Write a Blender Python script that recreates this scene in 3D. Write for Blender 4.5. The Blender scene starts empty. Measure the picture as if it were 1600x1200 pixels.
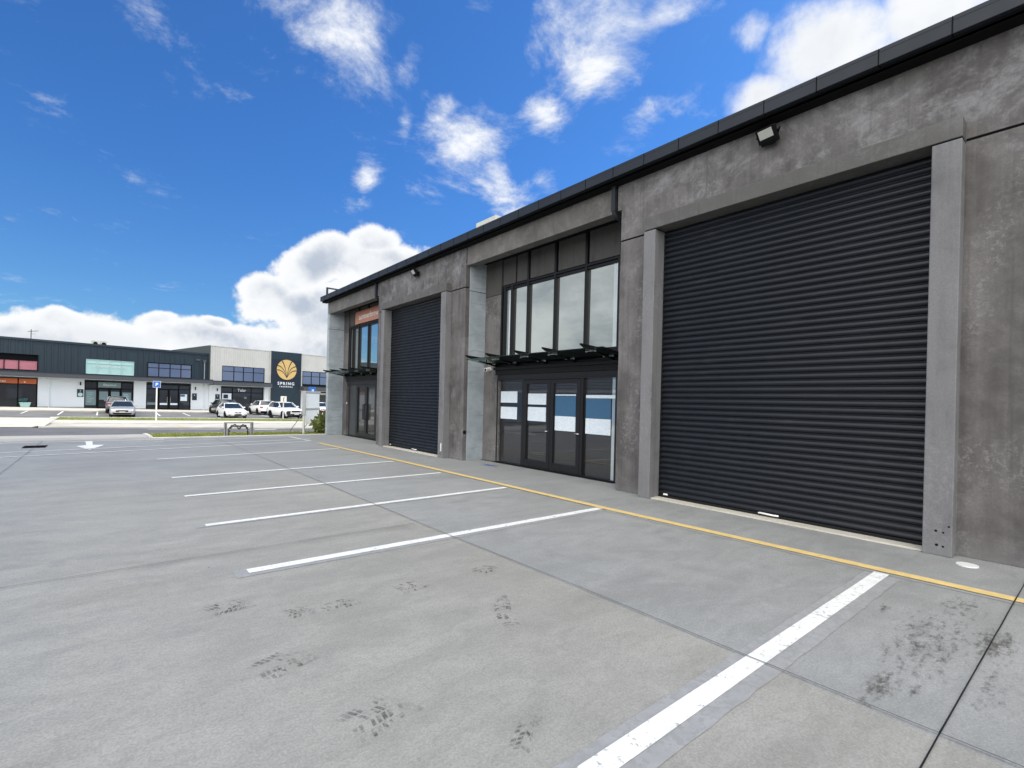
import bpy, bmesh, math, random
from mathutils import Vector, Matrix
random.seed(7)
sc=bpy.context.scene; COL=sc.collection
rad=math.radians
# ------------------------------------------------------------------ node helpers
class NT:
    def __init__(s,tree): s.t=tree; s.n=tree.nodes; s.l=tree.links
    def new(s,k,**kw):
        n=s.n.new(k)
        for a,b in kw.items(): setattr(n,a,b)
        return n
    def put(s,sock,v):
        if v is None: return
        if isinstance(v,bpy.types.NodeSocket): s.l.new(v,sock)
        else:
            if hasattr(sock,'default_value'):
                try: sock.default_value=v
                except Exception:
                    sock.default_value=tuple(v)+(1,) if len(v)==3 else v
    def math(s,op,a,b=None,c=None,clamp=False):
        n=s.new('ShaderNodeMath',operation=op); n.use_clamp=clamp
        for i,v in enumerate((a,b,c)):
            if v is not None: s.put(n.inputs[i],v)
        return n.outputs[0]
    def vm(s,op,a,b=None):
        n=s.new('ShaderNodeVectorMath',operation=op)
        s.put(n.inputs[0],a)
        if b is not None:
            if op=='SCALE': s.put(n.inputs[3],b)
            else: s.put(n.inputs[1],b)
        return n.outputs['Value'] if op in('DOT_PRODUCT','LENGTH','DISTANCE') else n.outputs['Vector']
    def noise(s,vec,scale,detail=4,rough=.55,dist=0,out='Fac'):
        n=s.new('ShaderNodeTexNoise'); s.put(n.inputs['Vector'],vec)
        n.inputs['Scale'].default_value=scale; n.inputs['Detail'].default_value=detail
        n.inputs['Roughness'].default_value=rough; n.inputs['Distortion'].default_value=dist
        return n.outputs[out]
    def ramp(s,f,a,b,lo=0.,hi=1.,smooth=True):
        n=s.new('ShaderNodeMapRange'); n.interpolation_type='SMOOTHSTEP' if smooth else 'LINEAR'
        s.put(n.inputs['Value'],f); s.put(n.inputs['From Min'],a); s.put(n.inputs['From Max'],b)
        s.put(n.inputs['To Min'],lo); s.put(n.inputs['To Max'],hi); return n.outputs['Result']
    def mix(s,f,a,b,blend='MIX'):
        n=s.new('ShaderNodeMix',data_type='RGBA',blend_type=blend)
        s.put(n.inputs[0],f); s.put(n.inputs[6],c4(a)); s.put(n.inputs[7],c4(b)); return n.outputs[2]
    def scale(s,vec,v):
        return s.vm('MULTIPLY',vec,v)
    def pos(s): return s.new('ShaderNodeNewGeometry').outputs['Position']
    def sep(s,v):
        n=s.new('ShaderNodeSeparateXYZ'); s.put(n.inputs[0],v); return n.outputs
    def comb(s,x,y,z):
        n=s.new('ShaderNodeCombineXYZ')
        for i,v in enumerate((x,y,z)): s.put(n.inputs[i],v)
        return n.outputs[0]
    def bump(s,h,st=.2,d=.02):
        n=s.new('ShaderNodeBump'); n.inputs['Strength'].default_value=st; n.inputs['Distance'].default_value=d
        s.put(n.inputs['Height'],h); return n.outputs[0]
def c4(c):
    if isinstance(c,(tuple,list)) and len(c)==3: return (*c,1)
    return c
def newmat(name):
    m=bpy.data.materials.new(name); m.use_nodes=True
    t=NT(m.node_tree); b=m.node_tree.nodes['Principled BSDF']
    return m,t,b
def pb(t,b,**k):
    for a,v in k.items():
        t.put(b.inputs[a.replace('_',' ')],c4(v) if a in('Base_Color','Emission_Color') else v)
M={}
def simple(name,col,rough=.5,metal=0,coat=0,var=.12,scale=6,spec=.5,ior=None):
    m,t,b=newmat(name)
    n=t.noise(t.pos(),scale,5,.6)
    c=t.mix(n,tuple(x*(1-var) for x in col),tuple(min(1,x*(1+var)) for x in col))
    pb(t,b,Base_Color=c,Roughness=t.ramp(t.noise(t.pos(),scale*3,3),.2,.8,max(0,rough-.06),rough+.06,False),Metallic=metal)
    b.inputs['Coat Weight'].default_value=coat; b.inputs['Coat Roughness'].default_value=.04
    b.inputs['Specular IOR Level'].default_value=spec
    if ior: b.inputs['IOR'].default_value=ior
    M[name]=m; return m
# ------------------------------------------------------------------ mesh helpers
class MB:
    def __init__(s): s.v=[];s.f=[];s.mi=[];s.sm=[];s.mats=[];s.uv=None
    def mat(s,m):
        if m not in s.mats: s.mats.append(m)
        return s.mats.index(m)
    def face(s,pts,m=None,smooth=False):
        i=len(s.v); s.v+= [tuple(p) for p in pts]; s.f.append(tuple(range(i,i+len(pts)))); s.mi.append(s.mat(m)); s.sm.append(smooth)
    def add(s,vs,fs,m=None,smooth=False):
        i=len(s.v); s.v+=[tuple(p) for p in vs]; k=s.mat(m)
        for f in fs: s.f.append(tuple(i+j for j in f)); s.mi.append(k); s.sm.append(smooth)
    def box(s,x0,x1,y0,y1,z0,z1,m=None,bev=0,X=None):
        if bev:
            bm=bmesh.new(); r=bmesh.ops.create_cube(bm,size=1)
            for v in bm.verts: v.co=Vector(((x0+x1)/2+v.co.x*(x1-x0),(y0+y1)/2+v.co.y*(y1-y0),(z0+z1)/2+v.co.z*(z1-z0)))
            bmesh.ops.bevel(bm,geom=bm.edges[:],offset=bev,segments=2,affect='EDGES',profile=.6)
            bm.verts.index_update(); vs=[v.co.copy() for v in bm.verts]; fs=[[v.index for v in f.verts] for f in bm.faces]; bm.free()
        else:
            vs=[Vector(p) for p in((x0,y0,z0),(x1,y0,z0),(x1,y1,z0),(x0,y1,z0),(x0,y0,z1),(x1,y0,z1),(x1,y1,z1),(x0,y1,z1))]
            fs=[(0,3,2,1),(4,5,6,7),(0,1,5,4),(1,2,6,5),(2,3,7,6),(3,0,4,7)]
        if X: vs=[X@v for v in vs]
        s.add(vs,fs,m); return s
    def tube(s,pts,r,m=None,n=8,caps=True,smooth=True):
        pts=[Vector(p) for p in pts]; rings=[]
        up=None
        for i,p in enumerate(pts):
            d=(pts[min(i+1,len(pts)-1)]-pts[max(i-1,0)]).normalized()
            if up is None: up=d.orthogonal().normalized()
            a=(up-d*up.dot(d)).normalized(); up=a; b=d.cross(a)
            rr=r[i] if isinstance(r,(list,tuple)) else r
            rings.append([p+(a*math.cos(2*math.pi*k/n)+b*math.sin(2*math.pi*k/n))*rr for k in range(n)])
        vs=[v for R in rings for v in R]; fs=[]
        for i in range(len(pts)-1):
            for k in range(n): fs.append((i*n+k,i*n+(k+1)%n,(i+1)*n+(k+1)%n,(i+1)*n+k))
        s.add(vs,fs,m,smooth)
        if caps:
            s.face(rings[0][::-1],m); s.face(rings[-1],m)
        return s
    def loft(s,rings,m=None,closed=True,caps=True,smooth=True):
        n=len(rings[0]); vs=[v for R in rings for v in R]; fs=[]
        for i in range(len(rings)-1):
            for k in range(n if closed else n-1): fs.append((i*n+k,i*n+(k+1)%n,(i+1)*n+(k+1)%n,(i+1)*n+k))
        s.add(vs,fs,m,smooth)
        if caps: s.face(rings[0][::-1],m,smooth); s.face(rings[-1],m,smooth)
        return s
    def disc(s,c,r,ax,m=None,n=20,h=.01):
        c=Vector(c); e={'x':(0,1,0),'y':(0,0,1),'z':(1,0,0)}[ax]; d=Vector({'x':(1,0,0),'y':(0,1,0),'z':(0,0,1)}[ax])
        s.tube([c-d*h/2,c+d*h/2],r,m,n); return s
    def obj(s,name,parent=None,mat=None,fixn=False):
        me=bpy.data.meshes.new(name); me.from_pydata(s.v,[],s.f)
        for m in s.mats: me.materials.append(m if m else mat)
        me.polygons.foreach_set('material_index',s.mi); me.polygons.foreach_set('use_smooth',s.sm)
        if s.uv:
            l=me.uv_layers.new(name='UVMap')
            for i,u in enumerate(s.uv): l.data[i].uv=u
        me.update()
        if fixn:
            bm=bmesh.new(); bm.from_mesh(me); bmesh.ops.remove_doubles(bm,verts=bm.verts,dist=1e-5); bmesh.ops.recalc_face_normals(bm,faces=bm.faces); bm.to_mesh(me); bm.free()
        o=bpy.data.objects.new(name,me); COL.objects.link(o)
        if parent: o.parent=parent
        return o
def tag(o,label=None,cat=None,group=None,kind=None):
    for k,v in(('label',label),('category',cat),('group',group),('kind',kind)):
        if v: o[k]=v
    return o
def thing(name,label,cat,loc=(0,0,0),rz=0,group=None):
    o=bpy.data.objects.new(name,None); COL.objects.link(o); o.location=loc; o.rotation_euler=(0,0,rz); o.empty_display_size=.3
    return tag(o,label,cat,group)
def dup(root):
    r=root.copy(); COL.objects.link(r)
    for ch in list(root.children):
        c=ch.copy(); COL.objects.link(c); c.parent=r
        for g in ch.children:
            d=g.copy(); COL.objects.link(d); d.parent=c
    return r
def text(name,s,size,parent,mat,loc,rot,ext=.01,align='CENTER',sx=1,space=1.0,bold=0):
    cu=bpy.data.curves.new(name,'FONT'); cu.body=s; cu.size=size; cu.extrude=ext; cu.align_x=align; cu.align_y='BOTTOM_BASELINE'; cu.space_character=space; cu.offset=bold
    t=bpy.data.objects.new(name,cu); COL.objects.link(t)
    dg=bpy.context.evaluated_depsgraph_get(); me=bpy.data.meshes.new_from_object(t.evaluated_get(dg)); bpy.data.objects.remove(t)
    me.materials.clear(); me.materials.append(mat)
    o=bpy.data.objects.new(name,me); COL.objects.link(o); o.location=loc; o.rotation_euler=rot; o.scale=(sx,1,1)
    if parent: o.parent=parent
    return o
def sm(a,b,t):
    t=min(1,max(0,(t-a)/(b-a))); return t*t*(3-2*t)
def gz(x,y):
    a=-.33*sm(24,34,y); f=-.02-.0195*max(-25,min(45,x)); t=sm(55,68,y); return a*(1-t)+f*t
SKYTINT=(.40,.86,1.42); SUNE=2.7; EXPO=0.0; REARFILL=(32,31.3,30)
SPLIT={'wall','joint_seal','fin_wall','poster_and_reflection','window_film','spandrel_panel','corner_trim','louvre','spider_fitting','joint_seal'}
# ------------------------------------------------------------------ materials
def wallmat(name,c0,c1,white,wamt,streak=.5,pits=True,sc=1.):
    m,t,b=newmat(name); P=t.pos(); x,y,z=t.sep(P)
    big=t.noise(P,.8*sc,5,.6,.4); med=t.noise(P,3.2*sc,6,.65,.3)
    st=t.noise(t.scale(P,(5,5,.35)),1.1*sc,5,.6)
    f=t.math('ADD',t.math('MULTIPLY',big,.9),t.math('MULTIPLY',med,.55)); f=t.math('ADD',f,t.math('MULTIPLY',st,streak))
    f=t.ramp(f,.72,1.25)
    c=t.mix(f,c0,c1)
    w1=t.noise(t.vm('ADD',P,(7.3,1.1,4)),1.35*sc,8,.74,.45); w2=t.noise(t.scale(P,(1,1,1.6)),6*sc,4,.6)
    hi=t.ramp(z,4.2,6.2,-.05,.05)
    wf=t.ramp(t.math('ADD',t.math('ADD',t.math('MULTIPLY',w1,.8),t.math('MULTIPLY',w2,.2)),hi),.49,.70)
    c=t.mix(t.math('MULTIPLY',wf,wamt),c,white)
    spk=t.math('MULTIPLY',t.ramp(t.noise(t.scale(P,(1,1,.6)),1.1,3,.5),.5,.62),t.ramp(t.noise(P,13,6,.78),.50,.60)); c=t.mix(t.math('MULTIPLY',spk,wamt*.55),c,white)
    # trowel smears and fine vertical runs
    run=t.ramp(t.noise(t.scale(P,(9,9,.22)),1.6,3,.5),.56,.72)
    c=t.mix(t.math('MULTIPLY',run,.22),c,tuple(k*.45 for k in c0))
    if pits:
        v=t.new('ShaderNodeTexVoronoi'); t.put(v.inputs['Vector'],P); v.inputs['Scale'].default_value=9
        d=t.ramp(v.outputs['Distance'],.035,.075,1,0)
        zone=t.ramp(t.noise(P,1.3,3),.5,.6)
        c=t.mix(t.math('MULTIPLY',t.math('MULTIPLY',d,zone),.75),c,(.02,.02,.022))
    fine=t.noise(P,45,4,.6)
    c=t.mix(t.ramp(fine,.3,.75,0,.35,False),c,tuple(k*.7 for k in c0))
    # footing blended to flat grey with an uneven rim
    foot=t.ramp(t.math('ADD',z,t.math('MULTIPLY',t.noise(P,4,4),-.35)),-.2,.12,.35,0)
    c=t.mix(foot,c,(.19,.2,.2))
    pb(t,b,Base_Color=c,Roughness=t.ramp(med,.3,.8,.6,.85),Normal=t.bump(t.math('ADD',t.math('MULTIPLY',med,.6),t.math('MULTIPLY',fine,.4)),.35,.012))
    b.inputs['Specular IOR Level'].default_value=.35
    M[name]=m; return m
wallmat('stained_concrete',(.066,.060,.059),(.168,.160,.158),(.30,.298,.312),.7)
wallmat('pier_concrete',(.098,.097,.10),(.182,.182,.19),(.28,.28,.30),.5,streak=.8)
wallmat('lintel_concrete',(.088,.085,.082),(.142,.14,.136),(.23,.23,.235),.3,streak=.2,pits=False)
wallmat('beam_concrete',(.098,.091,.085),(.172,.163,.153),(.27,.265,.26),.4,streak=.3,pits=False)
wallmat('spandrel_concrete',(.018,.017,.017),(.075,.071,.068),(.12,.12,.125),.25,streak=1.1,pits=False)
def precast():
    m,t,b=newmat('precast'); P=t.pos(); x,y,z=t.sep(P)
    med=t.noise(P,2.2,6,.65,.4)
    c=t.mix(t.ramp(med,.3,.7),(.265,.305,.335),(.36,.40,.435))
    wob=t.math('ADD',t.math('MULTIPLY',z,2.1),t.math('MULTIPLY',t.noise(t.scale(P,(1.5,1.5,.8)),1.6,3),.5))
    fr=t.math('FRACT',wob); ln=t.math('MULTIPLY',t.ramp(fr,0,.04,1,0),t.ramp(t.noise(P,1.7,2),.42,.6))
    c=t.mix(t.math('MULTIPLY',ln,.7),c,(.09,.1,.1))
    st=t.ramp(t.noise(t.scale(P,(1,1,7)),1.4,4),.5,.75); c=t.mix(t.math('MULTIPLY',st,.3),c,(.16,.19,.19))
    pb(t,b,Base_Color=c,Roughness=.75,Normal=t.bump(med,.3,.01)); M['precast']=m
precast()
def groundmat():
    m,t,b=newmat('slab_concrete'); P=t.pos(); x,y,z=t.sep(P)
    big=t.noise(P,.35,5,.6,.5); med=t.noise(t.scale(P,(1,1.9,1)),2.1,7,.74,.8); fine=t.noise(P,60,3,.6); grit=t.noise(P,260,2,.5)
    sw=t.noise(t.scale(P,(.45,2.6,1)),1.0,5,.6,.8)
    f=t.ramp(t.math('ADD',t.math('MULTIPLY',big,.4),t.math('ADD',t.math('MULTIPLY',med,.5),t.math('MULTIPLY',sw,.3))),.44,.76)
    warm=t.mix(f,(.266,.263,.238),(.355,.351,.322)); cool=t.mix(f,(.238,.245,.242),(.322,.33,.326))
    k=t.ramp(x,3.475,3.49,0,1,False); k2=t.ramp(t.math('ADD',x,t.math('MULTIPLY',t.noise(P,.3,3),2.2)),-.9,1.2,1,0)
    k3=t.ramp(t.math('ADD',y,t.math('MULTIPLY',t.noise(P,.25,3),4)),11,17,0,1)
    kk=t.math('MAXIMUM',k,t.math('MAXIMUM',t.math('MULTIPLY',k2,.9),t.math('MULTIPLY',k3,.9)))
    c=t.mix(kk,warm,cool)
    # damp tan streaks along the cross joint and in the bays
    tan=t.ramp(t.noise(t.vm('ADD',t.scale(P,(.5,1.6,1)),(3,9,0)),.8,5,.65,.7),.53,.68)
    c=t.mix(t.math('MULTIPLY',tan,.2),c,(.2,.19,.162))
    edge=t.math('ABSOLUTE',t.math('SUBTRACT',y,t.math('ADD',6.05,t.math('MULTIPLY',t.noise(P,.9,3),.25))))
    e1=t.math('MULTIPLY',t.ramp(edge,.02,.2,1,0),t.ramp(x,-.6,3.1,.0,1,False)); e1=t.math('MULTIPLY',e1,t.ramp(x,3.2,3.4,1,0))
    c=t.mix(t.math('MULTIPLY',e1,.32),c,(.17,.16,.135))
    c=t.mix(t.ramp(t.noise(t.scale(P,(1,1.3,1)),17,5,.72,.3),.46,.62,0,.2),c,(.17,.168,.155)); c=t.mix(t.ramp(fine,.44,.62,0,.28),c,(.16,.16,.15)); c=t.mix(t.ramp(t.noise(t.vm('ADD',P,(5,3,1)),75,3,.6),.52,.64,0,.24),c,(.46,.46,.44))
    c=t.mix(t.ramp(grit,.62,.8,0,.5,False),c,(.42,.42,.40))
    # oil blots near the wheel stop of the end bay
    of=None
    for ox,oy,orx,ory,ow in ((5.36,1.27,.16,.06,.95),(3.82,.92,.42,.11,1.0),(4.0,.76,.25,.07,.9),(5.25,.55,.55,.16,1.0),(5.94,.85,.75,.22,.8),(4.85,.86,1.3,.36,.84),(4.4,.45,.8,.14,.75)):
        dx=t.math('DIVIDE',t.math('SUBTRACT',x,ox),orx); dy=t.math('DIVIDE',t.math('SUBTRACT',y,oy),ory)
        g=t.math('MULTIPLY',t.math('EXPONENT',t.math('MULTIPLY',t.math('MULTIPLY_ADD',dx,dx,t.math('MULTIPLY',dy,dy)),-.8)),ow)
        of=g if of is None else t.math('MAXIMUM',of,g)
    oil=t.math('MULTIPLY_ADD',t.math('SUBTRACT',t.noise(t.scale(P,(1,2.3,1)),7.5,7,.76,.15),.5),2.6,of)
    c=t.mix(t.math('MULTIPLY',t.ramp(oil,.62,1.25),.82),c,(.045,.042,.034))
    # scattered tiny pits
    v=t.new('ShaderNodeTexVoronoi'); t.put(v.inputs['Vector'],P); v.inputs['Scale'].default_value=1.6
    c=t.mix(t.math('MULTIPLY',t.ramp(v.outputs['Distance'],.012,.024,1,0),.8),c,(.04,.04,.035))
    pb(t,b,Base_Color=c,Roughness=t.ramp(med,.3,.7,.55,.8),Normal=t.bump(t.math('ADD',fine,t.math('MULTIPLY',med,1.5)),.16,.006))
    b.inputs['Specular IOR Level'].default_value=.3
    M['slab_concrete']=m
groundmat()
def paintmat(name,col,wear,under=(.28,.28,.26),thr=.62):
    m,t,b=newmat(name); P=t.pos()
    n=t.noise(P,22,6,.7,.5); n2=t.noise(P,3,3,.5)
    chip=t.ramp(t.math('ADD',t.math('MULTIPLY',n,.8),t.math('MULTIPLY',n2,.3)),thr,thr+.06)
    c=t.mix(t.ramp(t.noise(P,9,5,.6),.3,.7),tuple(k*.86 for k in col),col)
    c=t.mix(t.math('MULTIPLY',chip,wear),c,under)
    pb(t,b,Base_Color=c,Roughness=.6,Normal=t.bump(n,.25,.004)); M[name]=m
paintmat('white_paint',(.80,.81,.79),.8,thr=.62); paintmat('yellow_paint',(.74,.55,.22),.6,thr=.64); paintmat('halo',(.335,.34,.342),.9,under=(.27,.275,.27),thr=.55)
paintmat('faded_paint',(.62,.62,.60),.6,thr=.66)
def asphalt(name,a,b2):
    m,t,b=newmat(name); P=t.pos()
    f=t.noise(P,.5,5,.6,.3); g=t.noise(P,40,3,.7)
    c=t.mix(t.ramp(f,.3,.7),a,b2); c=t.mix(t.ramp(g,.4,.8,0,.4,False),c,tuple(k*.6 for k in a))
    pb(t,b,Base_Color=c,Roughness=.85,Normal=t.bump(g,.4,.01)); M[name]=m
asphalt('asphalt',(.13,.13,.13),(.185,.185,.18)); asphalt('road_asphalt',(.095,.097,.102),(.13,.132,.138)); asphalt('pale_concrete',(.40,.38,.34),(.52,.50,.46)); asphalt('footpath_concrete',(.50,.475,.40),(.62,.59,.52))
asphalt('apron_concrete',(.30,.29,.265),(.38,.37,.34)); asphalt('earth',(.10,.12,.05),(.16,.16,.08)); asphalt('kerb',(.45,.43,.38),(.56,.54,.48))
def grassmat():
    m,t,b=newmat('grass'); P=t.pos()
    c=t.mix(t.ramp(t.noise(P,1.2,5,.7),.3,.7),(.085,.14,.022),(.24,.25,.05)); c=t.mix(t.ramp(t.noise(P,14,3,.7),.45,.7,0,.6),c,(.3,.28,.08))
    pb(t,b,Base_Color=c,Roughness=.9); M['grass']=m
    m,t,b=newmat('leaf'); P=t.pos()
    pb(t,b,Base_Color=t.mix(t.noise(P,8,4,.7),(.05,.085,.02),(.20,.23,.06)),Roughness=.6); M['leaf']=m
    m,t,b=newmat('red_leaf'); P=t.pos()
    pb(t,b,Base_Color=t.mix(t.noise(P,8,4,.7),(.05,.012,.012),(.16,.06,.04)),Roughness=.6); M['red_leaf']=m
grassmat()
def shutter():
    m,t,b=newmat('shutter'); P=t.pos()
    c=t.mix(t.noise(P,1.5,4,.6),(.006,.008,.012),(.011,.0135,.019))
    dust=t.ramp(t.noise(t.scale(P,(1,.6,3)),3,5,.7),.55,.8)
    c=t.mix(t.math('MULTIPLY',dust,.12),c,(.12,.12,.12))
    pb(t,b,Base_Color=c,Roughness=t.ramp(t.noise(P,5,4),.3,.7,.3,.42)); b.inputs['Specular IOR Level'].default_value=.32; M['shutter']=m
shutter()
def glass(name,base,refl,rough=.0,tint=(1,1,1),gain=.35):
    # solar-coated pane: dark body colour behind, mirror-like coat in front, faint roller waviness
    m,t,b=newmat(name); P=t.pos()
    out=m.node_tree.nodes['Material Output']
    g=t.new('ShaderNodeBsdfGlossy'); g.inputs['Roughness'].default_value=rough; g.inputs['Color'].default_value=(*tint,1)
    t.put(g.inputs['Normal'],t.bump(t.noise(P,.9,2,.4),.06,.03))
    lw=t.new('ShaderNodeLayerWeight'); lw.inputs['Blend'].default_value=.35
    fac=t.ramp(lw.outputs['Facing'],.0,1.,refl,min(1,refl+gain),False)
    mx=t.new('ShaderNodeMixShader'); pb(t,b,Base_Color=base,Roughness=.4)
    t.l.new(fac,mx.inputs[0]); t.l.new(b.outputs[0],mx.inputs[1]); t.l.new(g.outputs[0],mx.inputs[2]); t.l.new(mx.outputs[0],out.inputs[0])
    M[name]=m
glass('glass_upper',(.05,.055,.055),.42,tint=(.92,.97,.95)); glass('glass_lower',(.006,.006,.007),.06,tint=(.95,.95,.95),gain=.24); glass('glass_far',(.002,.002,.004),.03,tint=(.6,.75,1),gain=.15); glass('glass_far_upper',(.008,.015,.05),.25,tint=(.55,.7,1))
glass('glass_edge',(.35,.42,.45),.3)
def clearglass():
    m,t,b=newmat('canopy_glass'); out=m.node_tree.nodes['Material Output']
    tr=t.new('ShaderNodeBsdfTransparent'); tr.inputs['Color'].default_value=(.42,.56,.52,1)
    g=t.new('ShaderNodeBsdfGlossy'); g.inputs['Roughness'].default_value=.03; g.inputs['Color'].default_value=(.8,.95,.9,1)
    fr=t.new('ShaderNodeFresnel'); fr.inputs['IOR'].default_value=1.5
    mx=t.new('ShaderNodeMixShader'); t.l.new(fr.outputs[0],mx.inputs[0]); t.l.new(tr.outputs[0],mx.inputs[1]); t.l.new(g.outputs[0],mx.inputs[2]); t.l.new(mx.outputs[0],out.inputs[0]); M['canopy_glass']=m
clearglass()
def tread():
    m,t,b=newmat('tyre_marks'); out=m.node_tree.nodes['Material Output']; P=t.pos()
    n=t.ramp(t.noise(P,13,6,.75,.0),.42,.60); uv=t.new('ShaderNodeUVMap').outputs[0]; x,y,z=t.sep(uv)
    a=t.math('MULTIPLY',t.math('MULTIPLY',n,x),.78)
    tr=t.new('ShaderNodeBsdfTransparent'); mx=t.new('ShaderNodeMixShader'); pb(t,b,Base_Color=(.085,.082,.074),Roughness=.85)
    t.l.new(a,mx.inputs[0]); t.l.new(tr.outputs[0],mx.inputs[1]); t.l.new(b.outputs[0],mx.inputs[2]); t.l.new(mx.outputs[0],out.inputs[0]); M['tyre_marks']=m
tread()
def poster_reflection_lines():  # paper for the far shops, also the painted reflections on the near panes
    m,t,b=newmat('poster_and_reflection'); P=t.pos(); x,y,z=t.sep(P)
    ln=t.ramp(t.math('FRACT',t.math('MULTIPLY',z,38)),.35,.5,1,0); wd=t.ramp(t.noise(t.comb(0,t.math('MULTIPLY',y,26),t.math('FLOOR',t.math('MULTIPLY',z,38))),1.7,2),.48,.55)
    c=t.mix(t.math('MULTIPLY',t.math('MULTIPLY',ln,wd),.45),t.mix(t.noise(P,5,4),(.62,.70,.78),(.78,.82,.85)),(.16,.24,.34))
    pb(t,b,Base_Color=c,Roughness=.3); M['poster_and_reflection']=m
simple('frame_metal',(.010,.010,.011),.45,.1,spec=.25); simple('gutter_metal',(.020,.024,.031),.5,.1,scale=1.2,var=.25,spec=.3); simple('black',(.006,.006,.007),.8,spec=.12)
simple('soffit',(.006,.006,.006),.9,spec=.1); simple('door_frame',(.015,.015,.017),.35,.3); simple('white_plastic',(.78,.78,.76),.35); simple('lens',(.42,.42,.39),.25,scale=20)
simple('roof_cream',(.5,.5,.44),.5,scale=2); simple('dark_clad',(.010,.023,.034),.45,scale=.8,var=.25); simple('dark_side',(.04,.05,.05),.6); simple('white_clad',(.47,.47,.445),.5,scale=.8)
simple('white_wall',(.60,.64,.67),.7,scale=.7,var=.06); simple('canopy_grey',(.055,.06,.068),.5,scale=.8); simple('sign_dark',(.007,.014,.025),.4); simple('gold',(.55,.38,.14),.4,.0,scale=2)
simple('orange_sign',(.42,.10,.025),.5,scale=2); simple('orange_near',(.46,.20,.13),.45,scale=3); simple('pink_film',(.40,.14,.17),.4,scale=1.5,var=.2); simple('aqua_film',(.36,.55,.52),.4,scale=1.2); simple('teal',(.06,.17,.17),.5)
simple('film_grey',(.13,.19,.2),.4,scale=2); simple('blue_sign',(.02,.12,.46),.35); simple('pole_white',(.75,.75,.72),.4); simple('galv',(.32,.33,.33),.4,.5); simple('chrome',(.7,.7,.7),.12,1)
simple('tyre',(.02,.02,.021),.85); simple('rim',(.42,.43,.44),.3,.8); simple('car_glass',(.015,.022,.024),.04,spec=1.0); simple('plate',(.55,.56,.5),.5); simple('tail_red',(.35,.02,.02),.25); simple('headlamp',(.42,.44,.45),.08,.4)
simple('paint_silver',(.50,.49,.475),.3,.35,coat=.8,var=.04); simple('paint_white',(.82,.82,.82),.3,0,coat=.8,var=.02); simple('paint_dark',(.03,.036,.038),.25,.3,coat=1,var=.04); simple('paint_grey',(.15,.16,.18),.28,.6,coat=.8,var=.04)
simple('warehouse_blue',(.05,.12,.24),.5,scale=.6); simple('warehouse_grey',(.2,.25,.3),.5,scale=.6); poster_reflection_lines(); simple('poster_and_reflection_blue',(.040,.115,.215),.4)
simple('joint_filler',(.085,.085,.08),.8); simple('drain',(.02,.02,.02),.6,.5); simple('board_white',(.9,.92,.93),.35,var=.02); simple('ribbed_blue',(.10,.15,.22),.5,scale=.6); simple('black_scroll',(.012,.012,.012),.5,.3); simple('card',(.68,.7,.7),.6)
# ------------------------------------------------------------------ ground, road, kerbs, markings
def sheet(name,xs,y0,y1,mat,dz=0,ny=6,label=None,kind='structure',flat=False):
    """sheet between two boundary functions, following the lie of the land"""
    b=MB(); vs=[];fs=[]; nx=len(xs)
    for i,x in enumerate(xs):
        a=y0(x) if callable(y0) else y0; c=y1(x) if callable(y1) else y1
        for j in range(ny+1):
            y=a+(c-a)*j/ny; vs.append((x,y,(0 if flat else gz(x,y))+dz))
    for i in range(nx-1):
        for j in range(ny):
            k=i*(ny+1)+j; fs.append((k,k+ny+1,k+ny+2,k+1))
    b.add(vs,fs,mat); o=b.obj(name); return tag(o,label,kind=kind)
def rng(a,b,n): return [a+(b-a)*i/n for i in range(n+1)]
# terrain to the horizon
b=MB(); gx=[-900,-400,-150,-60]+rng(-40,50,45)+[70,150,400,900]; gy=[-900,-300,-100,-30]+rng(-20,90,55)+[120,250,500,1400]
vs=[(x,y,gz(x,y)-.16) for x in gx for y in gy]; n=len(gy)
b.add(vs,[(i*n+j,(i+1)*n+j,(i+1)*n+j+1,i*n+j+1) for i in range(len(gx)-1) for j in range(n-1)],M['earth'],True); tag(b.obj('ground'),kind='structure')
# near yard: a real slab with an edge
b=MB(); b.box(-13.9,8.72,-30,23.72,-.3,0,M['slab_concrete']); tag(b.obj('parking_yard'),kind='structure')
L1=lambda x:29.7-.33*(x if x<9 else 9)          # near road edge
L2=lambda x:38.9-.36*x                            # far road edge
L3=lambda x:44.0-.27*x
L4=lambda x:48.2-.31*x
L5=lambda x:52.9-.33*x
X=rng(-40,45,50)
sheet('road',X,L1,L2,M['road_asphalt'],-.08,8)
sheet('verge_paving',rng(-3.2,45,30),L2,L3,M['pale_concrete'],-.06,5)
sheet('footpath',rng(-3.2,45,30),L3,L4,M['footpath_concrete'],.0,5)
sheet('driveway_crossing',rng(-40,-2.9,16),L2,L5,M['footpath_concrete'],-.05,8)
L6=lambda x:63.25+.13*(x+5)
sheet('far_car_park',X,L5,L6,M['asphalt'],-.07,8)
PW0=lambda x:68.75+.22*(x+5.3)
sheet('shop_footpath',X,L6,lambda x:PW0(x)+.4,M['footpath_concrete'],.02,5)
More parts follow.
